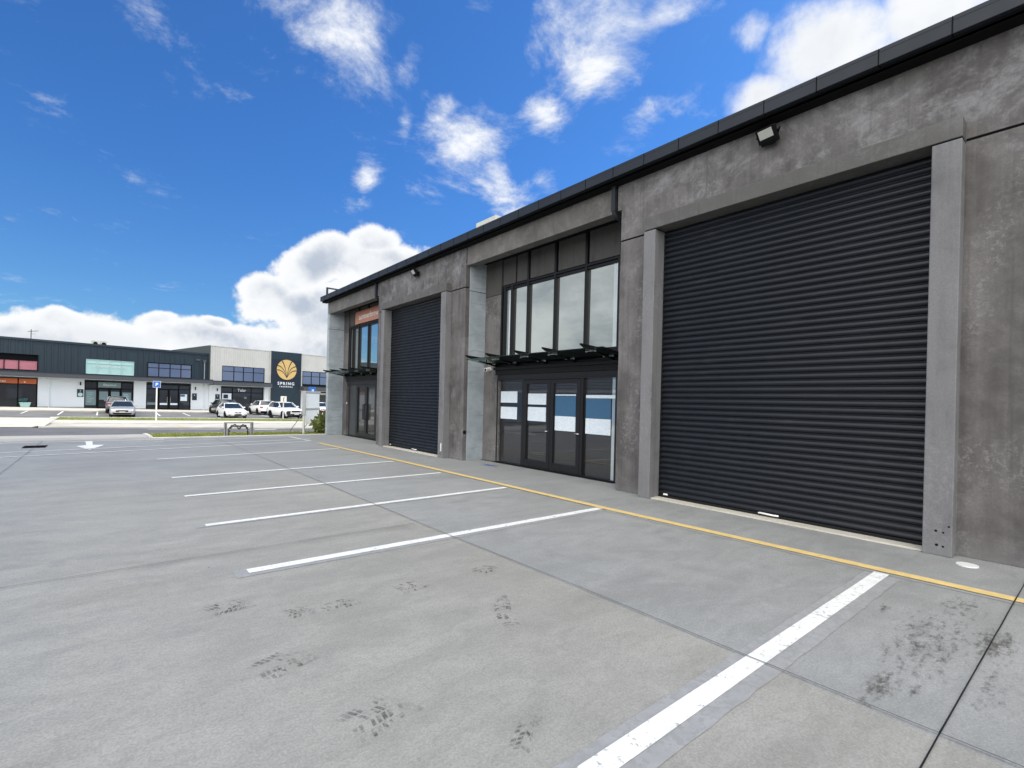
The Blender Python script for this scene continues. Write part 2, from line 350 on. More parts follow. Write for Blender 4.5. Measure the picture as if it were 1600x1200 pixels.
# near apron and verge
sheet('apron',rng(-40,1.35,16),23.72,L1,M['apron_concrete'],-.012,8)
sheet('dish_channel',rng(-13.9,1.75,8),23.0,23.30,M['pale_concrete'],.004,1,flat=True)
def kerb(name,pts,w=.15,h=.0,base=-.25):
    b=MB(); 
    for (x0,y0),(x1,y1) in zip(pts,pts[1:]):
        n=max(1,int(math.hypot(x1-x0,y1-y0)/1.2)); 
        for i in range(n):
            ax,ay=x0+(x1-x0)*i/n,y0+(y1-y0)*i/n; bx,by=x0+(x1-x0)*(i+1)/n,y0+(y1-y0)*(i+1)/n
            d=Vector((bx-ax,by-ay,0)).normalized(); q=Vector((-d.y,d.x,0))*w/2
            A=Vector((ax,ay,gz(ax,ay)));B=Vector((bx,by,gz(bx,by)))
            ring=lambda p:[p-q+Vector((0,0,base)),p+q+Vector((0,0,base)),p+q+Vector((0,0,h-.015)),p+q*.8+Vector((0,0,h)),p-q*.7+Vector((0,0,h)),p-q+Vector((0,0,h-.03))]
            b.loft([ring(A),ring(B)],M['kerb'],smooth=False)
    return tag(b.obj(name),kind='structure')
kerb('verge_kerb',[(1.45,L1(1.45)-.1),(1.42,24.0),(2.2,23.82),(8.7,23.82)],h=.035)
kerb('road_kerb',[(1.6,L1(1.6)-.05),(9,L1(9)-.05),(30,26.7)],h=.02)
kerb('road_kerb',[(-3,L2(-3)),(45,L2(45))],h=.03)
kerb('footpath_kerb',[(-3.1,L3(-3.1)),(45,L3(45))],h=.03)
kerb('car_park_kerb',[(-3.1,L4(-3.1)+.2),(-3.0,L5(-3.0)),(30,L5(30)),(45,L5(45))],h=.05)
kerb('shop_kerb',[(x,L6(x)) for x in (-40,0,20,45)],h=.05)
# grass
def grass(name,x0,x1,ya,yb,dz,nbl,hmin,hmax,label):
    rnd=random.Random(5); b=MB(); xs=rng(x0,x1,28)
    vs=[];fs=[];ny=6
    for x in xs:
        a,c=ya(x),yb(x)
        for j in range(ny+1):
            y=a+(c-a)*j/ny; vs.append((x,y,gz(x,y)+dz+(.0 if j in(0,ny) else rnd.uniform(0,.03))))
    for i in range(len(xs)-1):
        for j in range(ny):
            k=i*(ny+1)+j; fs.append((k,k+ny+1,k+ny+2,k+1))
    b.add(vs,fs,M['grass'])
    for _ in range(nbl):
        x=rnd.uniform(x0,x1); y=rnd.uniform(ya(x)+.05,yb(x)-.05); z=gz(x,y)+dz; h=rnd.uniform(hmin,hmax); a=rnd.uniform(0,6.28); w=.012+.01*rnd.random()
        dx,dy=math.cos(a)*w,math.sin(a)*w; lx,ly=rnd.uniform(-.5,.5)*h,rnd.uniform(-.5,.5)*h
        b.face([(x-dx,y-dy,z),(x+dx,y+dy,z),(x+lx,y+ly,z+h)],M['grass'])
    return tag(b.obj(name),label,'grass',kind='stuff')
grass('grass_verge',1.55,14,lambda x:23.95,lambda x:L1(x)-.15,-.02,14000,.03,.10,'rough grass verge between the near yard and the road')
grass('grass_strip',-2.95,44,lambda x:L4(x)+.2,lambda x:L5(x)-.1,.0,14000,.03,.09,'narrow grass strip between the far footpath and the far car park')
# painted markings of the yard
def line(name,pts,w,mat,dz,land=False):
    b=MB(); 
    for i in range(len(pts)-1):
        (x0,y0),(x1,y1)=pts[i],pts[i+1]; d=Vector((x1-x0,y1-y0)).normalized(); q=Vector((-d.y,d.x))*w/2
        n=(40 if mat is M['halo'] else 14) if math.hypot(x1-x0,y1-y0)>3 else 2
        rnd=random.Random(int(x0*100+y0*10)); prev=None
        for k in range(n+1):
            t=k/n; px,py=x0+(x1-x0)*t,y0+(y1-y0)*t; e=(.012 if mat is M['halo'] else .003) if not land else .0
            e1,e2=1+rnd.uniform(-e,e)/w,1+rnd.uniform(-e,e)/w
            z=(gz(px,py) if land else 0)+dz; A=(px+q.x*e1,py+q.y*e1,z);B_=(px-q.x*e2,py-q.y*e2,z)
            if prev: b.face([prev[1],B_,A,prev[0]],mat)
            prev=(A,B_)
    return tag(b.obj(name),kind='structure')
W_=M['white_paint']
bays=[((1.08,1.54),(6.47,1.555),.13,.31),((1.12,5.44),(6.42,5.44),.135,.25),((1.06,7.69),(6.33,7.85),.125,.18),((1.07,10.08),(6.27,10.28),.125,0),((1.09,12.45),(6.28,12.84),.125,0),((1.08,16.15),(6.26,16.97),.12,0)]
for a,c,w,hw in bays:
    line('parking_line',[a,c],w,W_,.008)
    if hw: line('paint_halo',[(a[0]-.12,a[1]-.02),(c[0]-.06,c[1]-.02)],hw,M['halo'],.004)
line('bay_line',[(-6,17.35),(-2.09,18.28),(6.17,20.17)],.14,M['faded_paint'],.008); line('bay_line',[(-6,18.8),(-2.24,19.58),(6.66,21.36)],.14,M['faded_paint'],.008)
line('bay_end_line',[(6.33,20.3),(6.25,23.0)],.15,M['faded_paint'],.008)
line('bay_line',[(1.4,22.05),(6.3,23.0)],.12,M['faded_paint'],.008)
line('yellow_line',[(6.68,-8),(6.63,.5),(6.60,1.46),(6.5,5.19),(6.47,13.0),(6.33,19.3)],.15,M['yellow_paint'],.012)
line('paint_halo',[(6.67,-8),(6.62,.5),(6.59,1.46),(6.48,5.3)],.27,M['halo'],.004)
for nm,p in (('yard_joint',[(3.50,-10),(3.52,.3),(3.5,1.6),(3.50,3.2),(3.46,5.4),(3.46,23.6)]),('yard_joint',[(-3,.585),(3.51,.57),(8.0,.55)]),('yard_joint',[(-6,6.17),(-.69,6.18),(.33,6.19),(1.98,6.21),(3.4,6.23)]),('yard_joint',[(-1.67,10),(-1.67,23.6)])):
    line(nm,p,.009,M['joint_filler'] if p[0][1]!=.585 else M['drain'],.016)
# arrow on the driveway, pointing into the yard
b=MB(); P=[(-.52,23.3),(-.36,23.3),(-.30,21.5),(.0,21.35),(-.35,19.6),(-.70,21.1),(-.46,21.4)]
b.face([(x,y,.008) for x,y in ((-.53,23.0),(-.47,21.4),(-.31,21.45),(-.34,23.0))],W_); b.face([(x,y,.008) for x,y in ((-.70,21.1),(-.35,19.6),(.0,21.3),(-.31,21.45),(-.47,21.4))],W_)
tag(b.obj('painted_arrow'),kind='structure')
b=MB(); b.box(-1.95,-1.42,20.95,21.75,-.05,.012,M['black'])
for i in range(9): b.box(-1.9,-1.45,21.0+i*.08,21.02+i*.08,.0122,.018,M['black'])
tag(b.obj('drain_grate'),'black slotted drain grate set in the yard slab beside the painted arrow','drain')
b=MB(); b.disc((7.66,1.04,.006),.10,'z',M['white_plastic'],24,.012); tag(b.obj('drain_cover'),'round white drain cover in the pavement by the right end of the wall','drain cover')
# far car park lines
for a,c in (((-5.69,60.2),(-5.5,63.1)),((-3.25,58.9),(-3.1,63.3)),((4.05,57.6),(4.05,63.4)),((6.45,57.8),(6.42,63.8)),((-.6,58.6),(-.6,63.5)),((10.9,57.0),(10.9,64.5)),((13.4,57),(13.4,64.7)),((16,57),(16,65))):
    line('far_bay_line',[a,c],.12,W_,-.06,True)
b_=line('road_line',[(2,36.9),(5.6,35.6)],.15,W_,-.07,True); line('road_line',[(7.4,35.0),(8.6,34.55)],.3,W_,-.07,True)
line('yellow_kerb_line',[(3.9,41.2),(4.3,38.3)],.2,M['yellow_paint'],-.05,True)
line('white_crossing_edge',[(-3.0,L2(-3)),(-3.1,L5(-3))],.5,M['footpath_concrete'],.03,True)
# tyre prints
def mark(cx,cy,l,w,ang,rows=4,curve=0):
    b=MB(); c,s=math.cos(ang),math.sin(ang); rnd=random.Random(int(cx*977+cy*131)); uv=[]
    n=max(5,int(l/.034)); b.uv=[]
    for r in range(rows):
        for k in range(n):
            u=(k+.5+(.3 if r%2 else 0))/n; fade=math.sin(min(1,u*1.15)*math.pi)**.6*(.5+.5*rnd.random())
            if rnd.random()<.22+.25*abs(r-(rows-1)/2)/(rows/2)*rnd.random(): continue
            x0=-l/2+l*u; y0=-w/2+w*(r+.5)/rows; lx=.012*rnd.uniform(.8,1.2); ly=w/rows*.40; sk=.010*(1 if r<rows/2 else -1); bend=curve*x0*x0
            q=[(x0-lx-sk,y0-ly),(x0+lx-sk,y0-ly),(x0+lx+sk,y0+ly),(x0-lx+sk,y0+ly)]
            b.face([(cx+c*x-s*(y+bend),cy+s*x+c*(y+bend),.005) for x,y in q],M['tyre_marks']); b.uv+=[(fade,0)]*4
    tag(b.obj('tyre_print'),kind='structure')
    b=MB(); q=[(-l/2,-w/2),(l/2,-w/2),(l/2,w/2),(-l/2,w/2)]
    b.face([(cx+c*x-s*y,cy+s*x+c*y,.0022) for x,y in q],M['tyre_marks']); b.uv=[(.0,0),(.22,0),(.0,1),(.0,1)]
    tag(b.obj('tyre_smudge'),kind='structure')
for a in ((.82,4.62,.34,.26,.1),(1.23,4.18,.26,.2,.0),(1.56,4.13,.3,.2,.2),(2.24,4.15,.3,.24,0.1),(3.08,4.13,.28,.2,.1),(2.60,3.22,.66,.15,1.02,3,-.5),(.92,3.44,.36,.3,.35),(1.2,2.56,.40,.30,.2),(1.75,1.95,.3,.12,.6)): mark(*a)
b=MB()
m,t,bb=newmat('blue_stain'); out=m.node_tree.nodes['Material Output']; P=t.pos(); tr=t.new('ShaderNodeBsdfTransparent'); mx=t.new('ShaderNodeMixShader'); pb(t,bb,Base_Color=(.12,.17,.42),Roughness=.8)
uvx,uvy,_=t.sep(t.new('ShaderNodeUVMap').outputs[0]); r_=t.vm('DISTANCE',t.new('ShaderNodeUVMap').outputs[0],(.5,.5,0))
t.l.new(t.math('MULTIPLY',t.ramp(t.math('ADD',r_,t.math('MULTIPLY',t.noise(P,7,4),.5)),.3,.6,1,0),.55),mx.inputs[0]); t.l.new(tr.outputs[0],mx.inputs[1]); t.l.new(bb.outputs[0],mx.inputs[2]); t.l.new(mx.outputs[0],out.inputs[0])
b.face([(7.85,10.2,.005),(8.45,10.2,.005),(8.45,11.5,.005),(7.85,11.5,.005)],m); b.uv=[(0,0),(1,0),(1,1),(0,1)]; tag(b.obj('blue_stain'),kind='structure')
# ------------------------------------------------------------------ the near concrete building
XW=8.08; UY=11.63
SC,PC,LC,BC,SP,PR=[M[k] for k in('stained_concrete','pier_concrete','lintel_concrete','beam_concrete','spandrel_concrete','precast')]
FM,BK,DF=M['frame_metal'],M['black'],M['door_frame']
bd=thing('commercial_building','long grey precast concrete unit block with black roller doors, shaded, on the right','building',(8.08,0,0))
OFF=Vector((-8.08,0,0))
class NB(MB):
    def obj(s,name,parent=None,**k):
        s.v=[(x-8.08,y,z) for x,y,z in s.v] if parent in (bd,) or (parent is not None and getattr(s,'shift',True)) else s.v
        return MB.obj(s,name,parent or bd,**k)
b=NB(); b.box(8.95,26,-3.6,23.5,0,6.2,M['dark_side']); b.obj('core',bd)
b=NB(); b.box(7.86,26.2,-3.8,23.72,6.232,6.27,BK); b.box(8.3,26,-3.6,23.55,6.272,6.42,M['roof_cream']); b.obj('roof',bd)
# outer wall: panels above and below the cast joint, dark backing in the joint
def wallblock(y0,y1,top=True):
    b=NB(); b.box(XW,8.34,y0,y1,0,5.066,SC,.010)
    b.box(XW,8.34,y0,y1,5.098,6.232,SC)
    b.box(XW+.02,8.3,y0+.01,y1-.01,5.06,5.10,BK)
    b.obj('wall',bd)
wallblock(-3.8,1.33)
for u in (0,1):
    o=u*UY
    if u: wallblock(o+.46,o+1.33)
    # wall above the door, right up to the fascia
    b=NB(); b.box(XW,8.34,o+1.33,o+5.625,5.20,6.232,SC); b.box(XW,8.34,o+5.625,o+6.45,5.098,5.73,SC); b.box(XW,8.34,o+5.625,o+6.55,5.73,6.232,SC); b.obj('wall',bd)
    b=NB(); b.box(XW,8.34,o+5.625,o+6.45,0,5.066,SC,.010); b.box(XW+.02,8.3,o+5.63,o+6.44,5.06,5.10,BK); b.obj('wall',bd)
    for a,c in ((1.205,1.49),(5.49,5.74)):
        b=NB(); b.box(7.87,8.45,o+a,o+c,0,5.045,PC,.012)
        if a<2:                     # cast-in bolt holes near the foot
            for yy,zz,r in ((1.24,.37,.011),(1.36,.30,.014),(1.29,.29,.011),(1.35,.13,.016),(1.29,.12,.012)): b.disc((7.869,o+yy,zz),r,'x',BK,10,.004)
        b.obj('pier',bd)
    b=NB(); b.box(7.87,8.45,o+1.205,o+5.74,5.065,5.31,LC,.010); b.obj('lintel',bd)
    b=NB(); b.box(7.9,8.4,o+1.21,o+1.48,5.04,5.07,BK); b.box(7.9,8.4,o+5.50,o+5.73,5.04,5.07,BK); b.obj('joint_seal',bd)
    # roller door
    n=49; h=5.0/n; prof=[]
    for k in range(n):
        z=.06+k*h
        for dz,dx in ((0,.008),(.006,-.012),(.024,-.032),(.05,-.034),(.076,-.020),(.092,.006)): prof.append((8.20+dx,z+dz*h/.102))
    b=NB(); vs=[];fs=[]; ys=[o+1.5,o+2.8,o+4.1,o+5.48]
    for j,y in enumerate(ys):
        for (x,z) in prof: vs.append((x+.002*math.sin(j*2+z),y,z))
    N=len(prof)
    for j in range(3):
        for k in range(N-1): fs.append((j*N+k,j*N+k+1,(j+1)*N+k+1,(j+1)*N+k))
    b.add(vs,fs,M['shutter'],True); door=b.obj('roller_door',bd)
    b=NB(); b.box(8.16,8.24,o+1.5,o+5.48,.005,.065,FM,.006); b.obj('bottom_rail',door)
    [ (lambda q:(q.box(8.17,8.30,o+a_,o+a_+.04,0,5.0,BK),q.obj('guide_rail',door)))(NB()) for a_ in (1.49,5.45)]
    b=NB(); b.tube([(8.14,o+3.60,.065),(8.10,o+3.56,.075),(8.09,o+3.45,.075),(8.10,o+3.34,.07),(8.14,o+3.30,.065)],.014,M['white_plastic']); b.obj('handle',door)
    b=NB(); b.box(8.150,8.158,o+5.28,o+5.37,.07,.10,M['white_plastic']); b.obj('tag_plate',door)
    b=NB(); b.box(8.3,8.36,o+1.49,o+5.49,0,5.2,BK); b.obj('door_backing',bd)
    b=NB(); b.box(7.93,8.30,o+1.49,o+5.49,.0,.022,M['footpath_concrete'],.004); b.obj('threshold',bd)
    # window bay ----------------------------------------------------
    b=NB(); b.box(XW,8.36,o+6.63,o+12.05,5.70,6.232,BC,.01); b.obj('beam',bd)
    b=NB(); b.box(8.36,8.93,o+6.46,o+12.20,5.86,5.94,M['soffit']); so=b.obj('soffit',bd)
    for yy in (7.3,11.2):
        b=NB(); b.disc((8.60,o+yy,5.852),.05,'z',M['lens'],16,.012); b.obj('downlight',so)
    # return walls and back wall
    last=(u==1)
    if not last:
        b=NB(); b.box(8.222,8.9,o+12.075,o+12.3,0,4.99,PR,.004); b.box(8.222,8.9,o+12.075,o+12.3,5.005,5.86,PR,.004); b.box(8.23,8.88,o+12.08,o+12.3,4.98,5.01,BK); b.obj('fin_wall',bd)
    else:
        b=NB(); b.box(XW,8.9,o+11.92,o+12.08,0,4.99,PR,.012); b.box(XW,8.9,o+11.92,o+12.08,5.005,5.7,PR,.012); b.box(8.36,8.9,o+11.92,o+12.08,5.7,6.23,PR); b.box(XW+.02,8.88,o+11.93,o+12.07,4.98,5.01,BK)
        b.box(XW,26,o+12.082,o+12.16,0,6.23,PR); b.obj('fin_wall',bd)
    b=NB(); b.box(8.345,8.9,o+6.30,o+6.452,0,5.86,PR,.004); b.obj('fin_wall',bd)
    ye=o+(12.07 if not last else 11.92)
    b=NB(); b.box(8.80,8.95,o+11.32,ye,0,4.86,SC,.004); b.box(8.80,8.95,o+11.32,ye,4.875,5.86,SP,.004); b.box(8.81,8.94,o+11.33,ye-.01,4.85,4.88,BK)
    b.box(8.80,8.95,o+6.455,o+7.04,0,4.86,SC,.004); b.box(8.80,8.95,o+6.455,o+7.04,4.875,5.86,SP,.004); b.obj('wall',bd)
    # spandrel panels over the window with the mullion lines carried up
    b=NB(); ed=[7.04,8.02,9.07,10.14,10.70,11.32]
    for a,c in zip(ed,ed[1:]):
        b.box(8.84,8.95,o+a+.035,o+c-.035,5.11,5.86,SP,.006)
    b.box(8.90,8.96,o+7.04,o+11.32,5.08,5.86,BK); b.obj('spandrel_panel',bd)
    # upper window
    b=NB(); z0,z1=2.98,5.08
    b.box(8.80,8.90,o+7.04,o+11.32,z1-.055,z1,FM,.006); b.box(8.82,8.90,o+7.04,o+11.32,z1-.13,z1-.07,FM,.006); b.box(8.80,8.90,o+7.04,o+11.32,z0,z0+.07,FM,.006)
    for y,w in ((7.065,.05),(8.05,.07),(9.10,.07),(10.15,.07),(10.83,.10),(11.15,.10),(11.29,.06)): b.box(8.795,8.90,o+y-w/2,o+y+w/2,z0,z1+ (.78 if y in(8.05,9.10,10.15) else 0),FM,.005)
    fr=b.obj('window_frame',bd)
    gu=M['glass_upper']
    for i,(a,c) in enumerate(((7.09,8.015),(8.085,9.065),(9.135,10.115),(10.185,10.78),(10.88,11.10))):
        b=NB(); e=.0015*(i-2); b.add([(8.865+e,o+a,z0+.07),(8.865-e,o+c,z0+.07),(8.868-e,o+c,z1-.07),(8.866+e,o+a,z1-.07)],[(0,1,2,3)],gu if i<4 else M['glass_edge']); b.obj('pane',fr)
    b=NB(); b.add([(8.862,o+7.09,z0+.07),(8.862,o+7.25,z0+.07),(8.862,o+7.25,z1-.07),(8.862,o+7.09,z1-.07)],[(0,1,2,3)],M['glass_edge']); b.obj('pane',fr)
    b=NB(); b.box(8.90,8.95,o+7.04,o+11.32,0,5.0,BK); b.obj('backing',fr)
    # header and canopy
    b=NB(); b.box(8.77,8.9,o+7.04,o+11.48,2.52,2.98,FM,.008); b.box(8.70,8.768,o+6.9,o+11.50,2.76,2.735+.0,FM) if 0 else None; b.box(8.70,8.768,o+6.9,o+11.5,2.66,2.74,FM,.006); b.box(8.79,8.9,o+7.04,o+11.40,2.40,2.517,DF,.004); b.obj('header',bd)
    b=MB(); b.box(-.03,.02,6.92,11.48,-.13,-.10,FM,.004); b.box(-.012,.0,6.92,11.48,-.16,-.132,FM); cn=MB.obj(b,'canopy',bd); cn.location=(.70,o,2.9)
    for y in ((11.37,10.45,9.28,8.28,7.11)if u==0 else(11.32,10.45,9.28,8.28,7.11)):
        b=MB(); x0,x1=-1.13,-.02; 
        vs=[]
        for s in(-.02,.02): vs+=[(x0,y+s,.085),(x0+.10,y+s,.04),(x1,y+s,-.16),(x1,y+s,.05),(x0,y+s,.115)]
        b.add(vs,[(0,1,2,3,4),(9,8,7,6,5)]+[(i,(i+1)%5+0,(i+1)%5+5,i+5) for i in range(5)],BK)
        a=b.obj('arm',cn,fixn=True)
        b=MB()
        for xx,zz in ((-.80,.0),(-.22,-.06)):
            b.tube([(xx,y,zz+.05),(xx,y,zz-.03)],.014,M['galv'])
            for s in(-1,1): b.tube([(xx,y,zz-.02),(xx,y+s*.13,zz-.025)],.010,M['galv']); b.disc((xx,y+s*.13,zz-.03),.02,'z',M['galv'],12,.02)
        b.obj('spider_fitting',cn)
    ysn=[6.62,7.70,8.75,9.80,10.85,11.62]
    for a,c in zip(ysn,ysn[1:]):
        b=MB(); vs=[(-.98,a+.01,.03),(-.98,c-.01,.03),(-.03,c-.01,-.10),(-.03,a+.01,-.10)]; vs+= [(x,y,z-.012) for x,y,z in vs]
        b.add(vs,[(0,3,2,1),(4,5,6,7),(0,1,5,4),(1,2,6,5),(2,3,7,6),(3,0,4,7)],M['canopy_glass']); b.obj('glass_panel',cn)
    # shopfront
    b=NB(); b.box(8.80,8.92,o+7.04,o+11.42,0,.035,DF,.004); b.box(8.70,8.80,o+7.04,o+11.44,.0,.012,BK)
    for y,w in ((7.06,.04),(8.09,.08),(10.25,.08),(11.385,.06)): b.box(8.795,8.90,o+y-w/2,o+y+w/2,.035,2.40,DF,.004)
    b.box(8.8,8.9,o+7.04,o+11.42,2.36,2.40,DF,.004)
    sf=b.obj('shopfront_frame',bd)
    gl=M['glass_lower']
    for i,(a,c) in enumerate(((7.22,8.05),(10.29,11.355))):
        b=NB(); e=.002*(i*2-1); b.add([(8.866+e,o+a,.035),(8.866-e,o+c,.035),(8.868-e,o+c,2.36),(8.866+e,o+a,2.36)],[(0,1,2,3)],gl); b.obj('pane',sf)
    b=NB(); b.add([(8.866,o+7.08,.035),(8.866,o+7.22,.035),(8.866,o+7.22,2.36),(8.866,o+7.08,2.36)],[(0,1,2,3)],M['glass_edge']); b.obj('pane',sf)
    for a,c in ((8.135,9.165),(9.175,10.205)):
        b=NB(); w=.11; b.box(8.79,8.86,o+a,o+a+w,.04,2.35,DF,.004); b.box(8.79,8.86,o+c-w,o+c,.04,2.35,DF,.004); b.box(8.792,8.858,o+a+w,o+c-w,2.25,2.35,DF,.004); b.box(8.792,8.858,o+a+w,o+c-w,.04,.22,DF,.004)
        d=b.obj('glass_door',bd)
        b=NB(); e=.0025 if a<9 else -.0015; b.add([(8.84+e,o+a+w,.22),(8.84-e,o+c-w,.22),(8.842-e,o+c-w,2.25),(8.84+e,o+a+w,2.25)],[(0,1,2,3)],gl); b.obj('pane',d)
        b=NB(); hy=(a+.06) if a>9 else (c-.06)
        if u==1:
            b.tube([(8.79,o+hy,1.50),(8.70,o+hy,1.50),(8.70,o+hy,.84),(8.79,o+hy,.84)],.018,BK)
        else:
            hy=8.10 if a<9 else 9.2; b.tube([(8.79,o+hy+.03,1.02),(8.74,o+hy+.03,1.02),(8.74,o+hy+.14,1.02),(8.79,o+hy+.14,1.02)],.012,M['chrome'])
        b.obj('handle',d)
    b=NB(); b.box(8.885,8.95,o+7.04,o+11.42,0,2.52,BK); b.obj('shop_backing',bd)
    if u==0:  # white and blue boards on the near glass stand in for reflections
        for a,c,z0,z1,mt in ((10.56,11.30,1.73,2.05,'poster_and_reflection'),(10.56,11.29,1.27,1.61,'poster_and_reflection')):
            b=NB(); b.box(8.858,8.861,a,c,z0,z1,M[mt]); b.obj('poster_and_reflection',sf)
        for a,c,z0,z1,mt in ((9.36,10.07,1.70,1.99,'poster_and_reflection'),(9.36,10.07,1.26,1.63,'poster_and_reflection'),(8.31,9.02,1.43,1.93,'poster_and_reflection_blue'),(8.31,9.02,1.06,1.425,'poster_and_reflection'),(8.31,9.02,1.94,1.97,'poster_and_reflection')):
            b=NB(); b.box(8.832,8.835,a,c,z0,z1,M[mt]); b.obj('poster_and_reflection',sf)
        for a,c,z0,z1,mt in ((7.24,8.0,1.41,1.88,'poster_and_reflection_blue'),(7.24,8.0,1.04,1.405,'poster_and_reflection'),(7.12,8.0,1.885,1.96,'poster_and_reflection')):
            b=NB(); b.box(8.852,8.856,a,c,z0,z1,M[mt]); b.obj('poster_and_reflection',sf)
    # downpipe
    b=NB(); b.box(7.985,8.075,o+6.565,o+6.655,5.72,6.30,M['gutter_metal'],.008); b.add([],[],None)
    b.tube([(8.03,o+6.61,5.76),(8.03,o+6.61,5.68),(8.12,o+6.61,5.62),(8.42,o+6.61,5.60)],.042,M['gutter_metal'],8)
    b.obj('downpipe',bd)
# fascia gutter in lengths, lapped joints
b=NB(); ys=[-3.85]
y=-3.1
while y<23.9: ys.append(y); y+=.735
ys.append(23.95)
for i,(a,c) in enumerate(zip(ys,ys[1:])):
    e=.0015*(i%3)
    b.box(7.78-e,8.0,a+.004,c-.004,6.295,6.505,M['gutter_metal'],.006)
    b.box(7.776-e,7.80,c-.006,c+.006,6.293,6.508,BK); b.box(7.777-e,7.79,a+.012,c-.012,6.455,6.507,M['gutter_metal'],.002)
b.box(7.80,8.0,-3.84,23.93,6.30,6.49,BK); b.box(7.9,8.3,-3.84,23.72,6.42,6.50,M['gutter_metal'])
b.obj('gutter',bd)
b=NB(); b.box(7.86,8.08,-3.84,23.93,6.235,6.29,BK); b.obj('gutter_soffit',bd)
# items fixed to the wall
def flood(y,label,yaw,pitch):
    t=thing('floodlight',label,'floodlight',(8.08,y,6.0),0,'floodlights on the concrete wall')
    b=MB(); b.box(-.03,0,-.06,.06,-.07,.07,BK,.005); b.box(-.10,-.03,-.015,.015,-.02,.02,BK); b.obj('wall_plate',t)
    R=Matrix.Translation((-.17,0,.02))@Matrix.Rotation(rad(yaw),4,'Z')@Matrix.Rotation(rad(pitch),4,'Y')
    b=MB(); b.box(-.035,.035,-.15,.15,-.11,.11,BK,.01,X=R)
    b.box(-.02,.07,-.13,.13,-.15,-.10,BK,.01,X=R)
    for k in range(7): b.box(.035,.06,-.13+k*.04,-.12+k*.04,-.09,.09,BK,X=R)
    hd=b.obj('housing',t)
    b=MB(); b.box(-.041,-.036,-.11,.11,-.045,.088,M['lens'],.002,X=R); b.obj('lens',hd)
    b=MB(); b.tube([R@Vector((0,-.17,0)),R@Vector((.08,-.17,.02)),Vector((-.06,-.10,-.0)),Vector((-.04,0,0))],.012,BK); b.tube([R@Vector((0,.17,0)),R@Vector((.08,.17,.02)),Vector((-.06,.10,0)),Vector((-.04,0,0))],.012,BK); b.obj('bracket',t)
    return t
flood(3.51,'black floodlight with pale lens on the wall above the large near roller door',-8,-35)
flood(14.95,'small black floodlight on the wall above the farther roller door',-8,-35)
t=thing('security_camera','white bullet camera on the concrete nib left of the near glass shopfront','camera',(8.79,11.77,2.70))
b=MB(); b.disc((-.01,0,.0),.06,'x',M['white_plastic'],16,.03); b.obj('mount',t)
b=MB(); b.tube([(-.03,0,.0),(-.19,-.03,-.02)],[.06,.055],M['white_plastic'],14); b.disc((-.195,-.03,-.021),.04,'x',BK,14,.01); b.obj('camera_body',t)
t=thing('sensor','small white motion sensor on the concrete nib just above the security camera','sensor',(8.79,11.75,2.97))
b=MB(); b.box(-.05,0,-.035,.035,-.05,.05,M['white_plastic'],.01); b.box(-.07,-.05,-.02,.02,-.045,-.005,M['lens'],.006); b.obj('sensor_body',t)
t=thing('door_bell','tiny white button on the dark frame at the far shopfront','button',(8.79,UY+11.33,1.52)); b=MB(); b.disc((-.012,0,0),.04,'x',M['white_plastic'],14,.02); b.obj('button',t)
b=MB(); b.box(-.006,0,-.03,.03,-.12,.12,M['card'],.002); o=b.obj('paper_tag'); o.location=(7.868,12.93,.33); tag(o,'white paper tag low on the pier right of the far roller door','tag')
b=MB(); b.disc((-.004,0,0),.06,'x',M['frame_metal'],20,.008); o=b.obj('vent_cover'); o.location=(8.15,12.086,.83); o.rotation_euler=(0,0,rad(90)); tag(o,'round dark vent cover low on the concrete return beside the shopfront','vent cover')
# tenant sign
t=thing('shop_sign','terracotta sign board with white lettering above the far upstairs window','sign',(8.83,UY+9.0,5.13))
b=MB(); b.box(-.04,0,-1.2,1.55,0,.56,M['orange_near'],.006); b.obj('board',t)
text('lettering','summerbrow',.36,t,M['white_plastic'],(-.045,.10,.17),(rad(90),0,rad(-90)),.004,'CENTER',1.05)
# roof items
t=thing('roof_unit','cream louvred plant box standing on the concrete building roof','roof vent',(10.1,13.4,6.42))
b=MB(); b.box(0,1.2,0,1.15,.0,1.66,M['roof_cream'],.01); b.obj('casing',t)
b=MB()
for k in range(9): b.box(-.03,-.002,.04,1.11,.2+k*.155,.28+k*.155,M['white_clad'],.004)
b.obj('louvre',t)
t=thing('roof_rail','dark square metal rail frame at the far roof corner','rail',(7.95,23.55,6.5))
b=MB(); b.box(-.04,.04,-.04,.04,-.05,.36,M['dark_clad'],.005); b.obj('post',t); b=MB(); b.box(-.04,1.3,-.04,.04,.37,.43,M['dark_clad'],.005); b.obj('bar',t); b=MB(); b.box(1.22,1.3,-.04,.04,-.1,.365,M['dark_clad'],.005); b.obj('post',t)
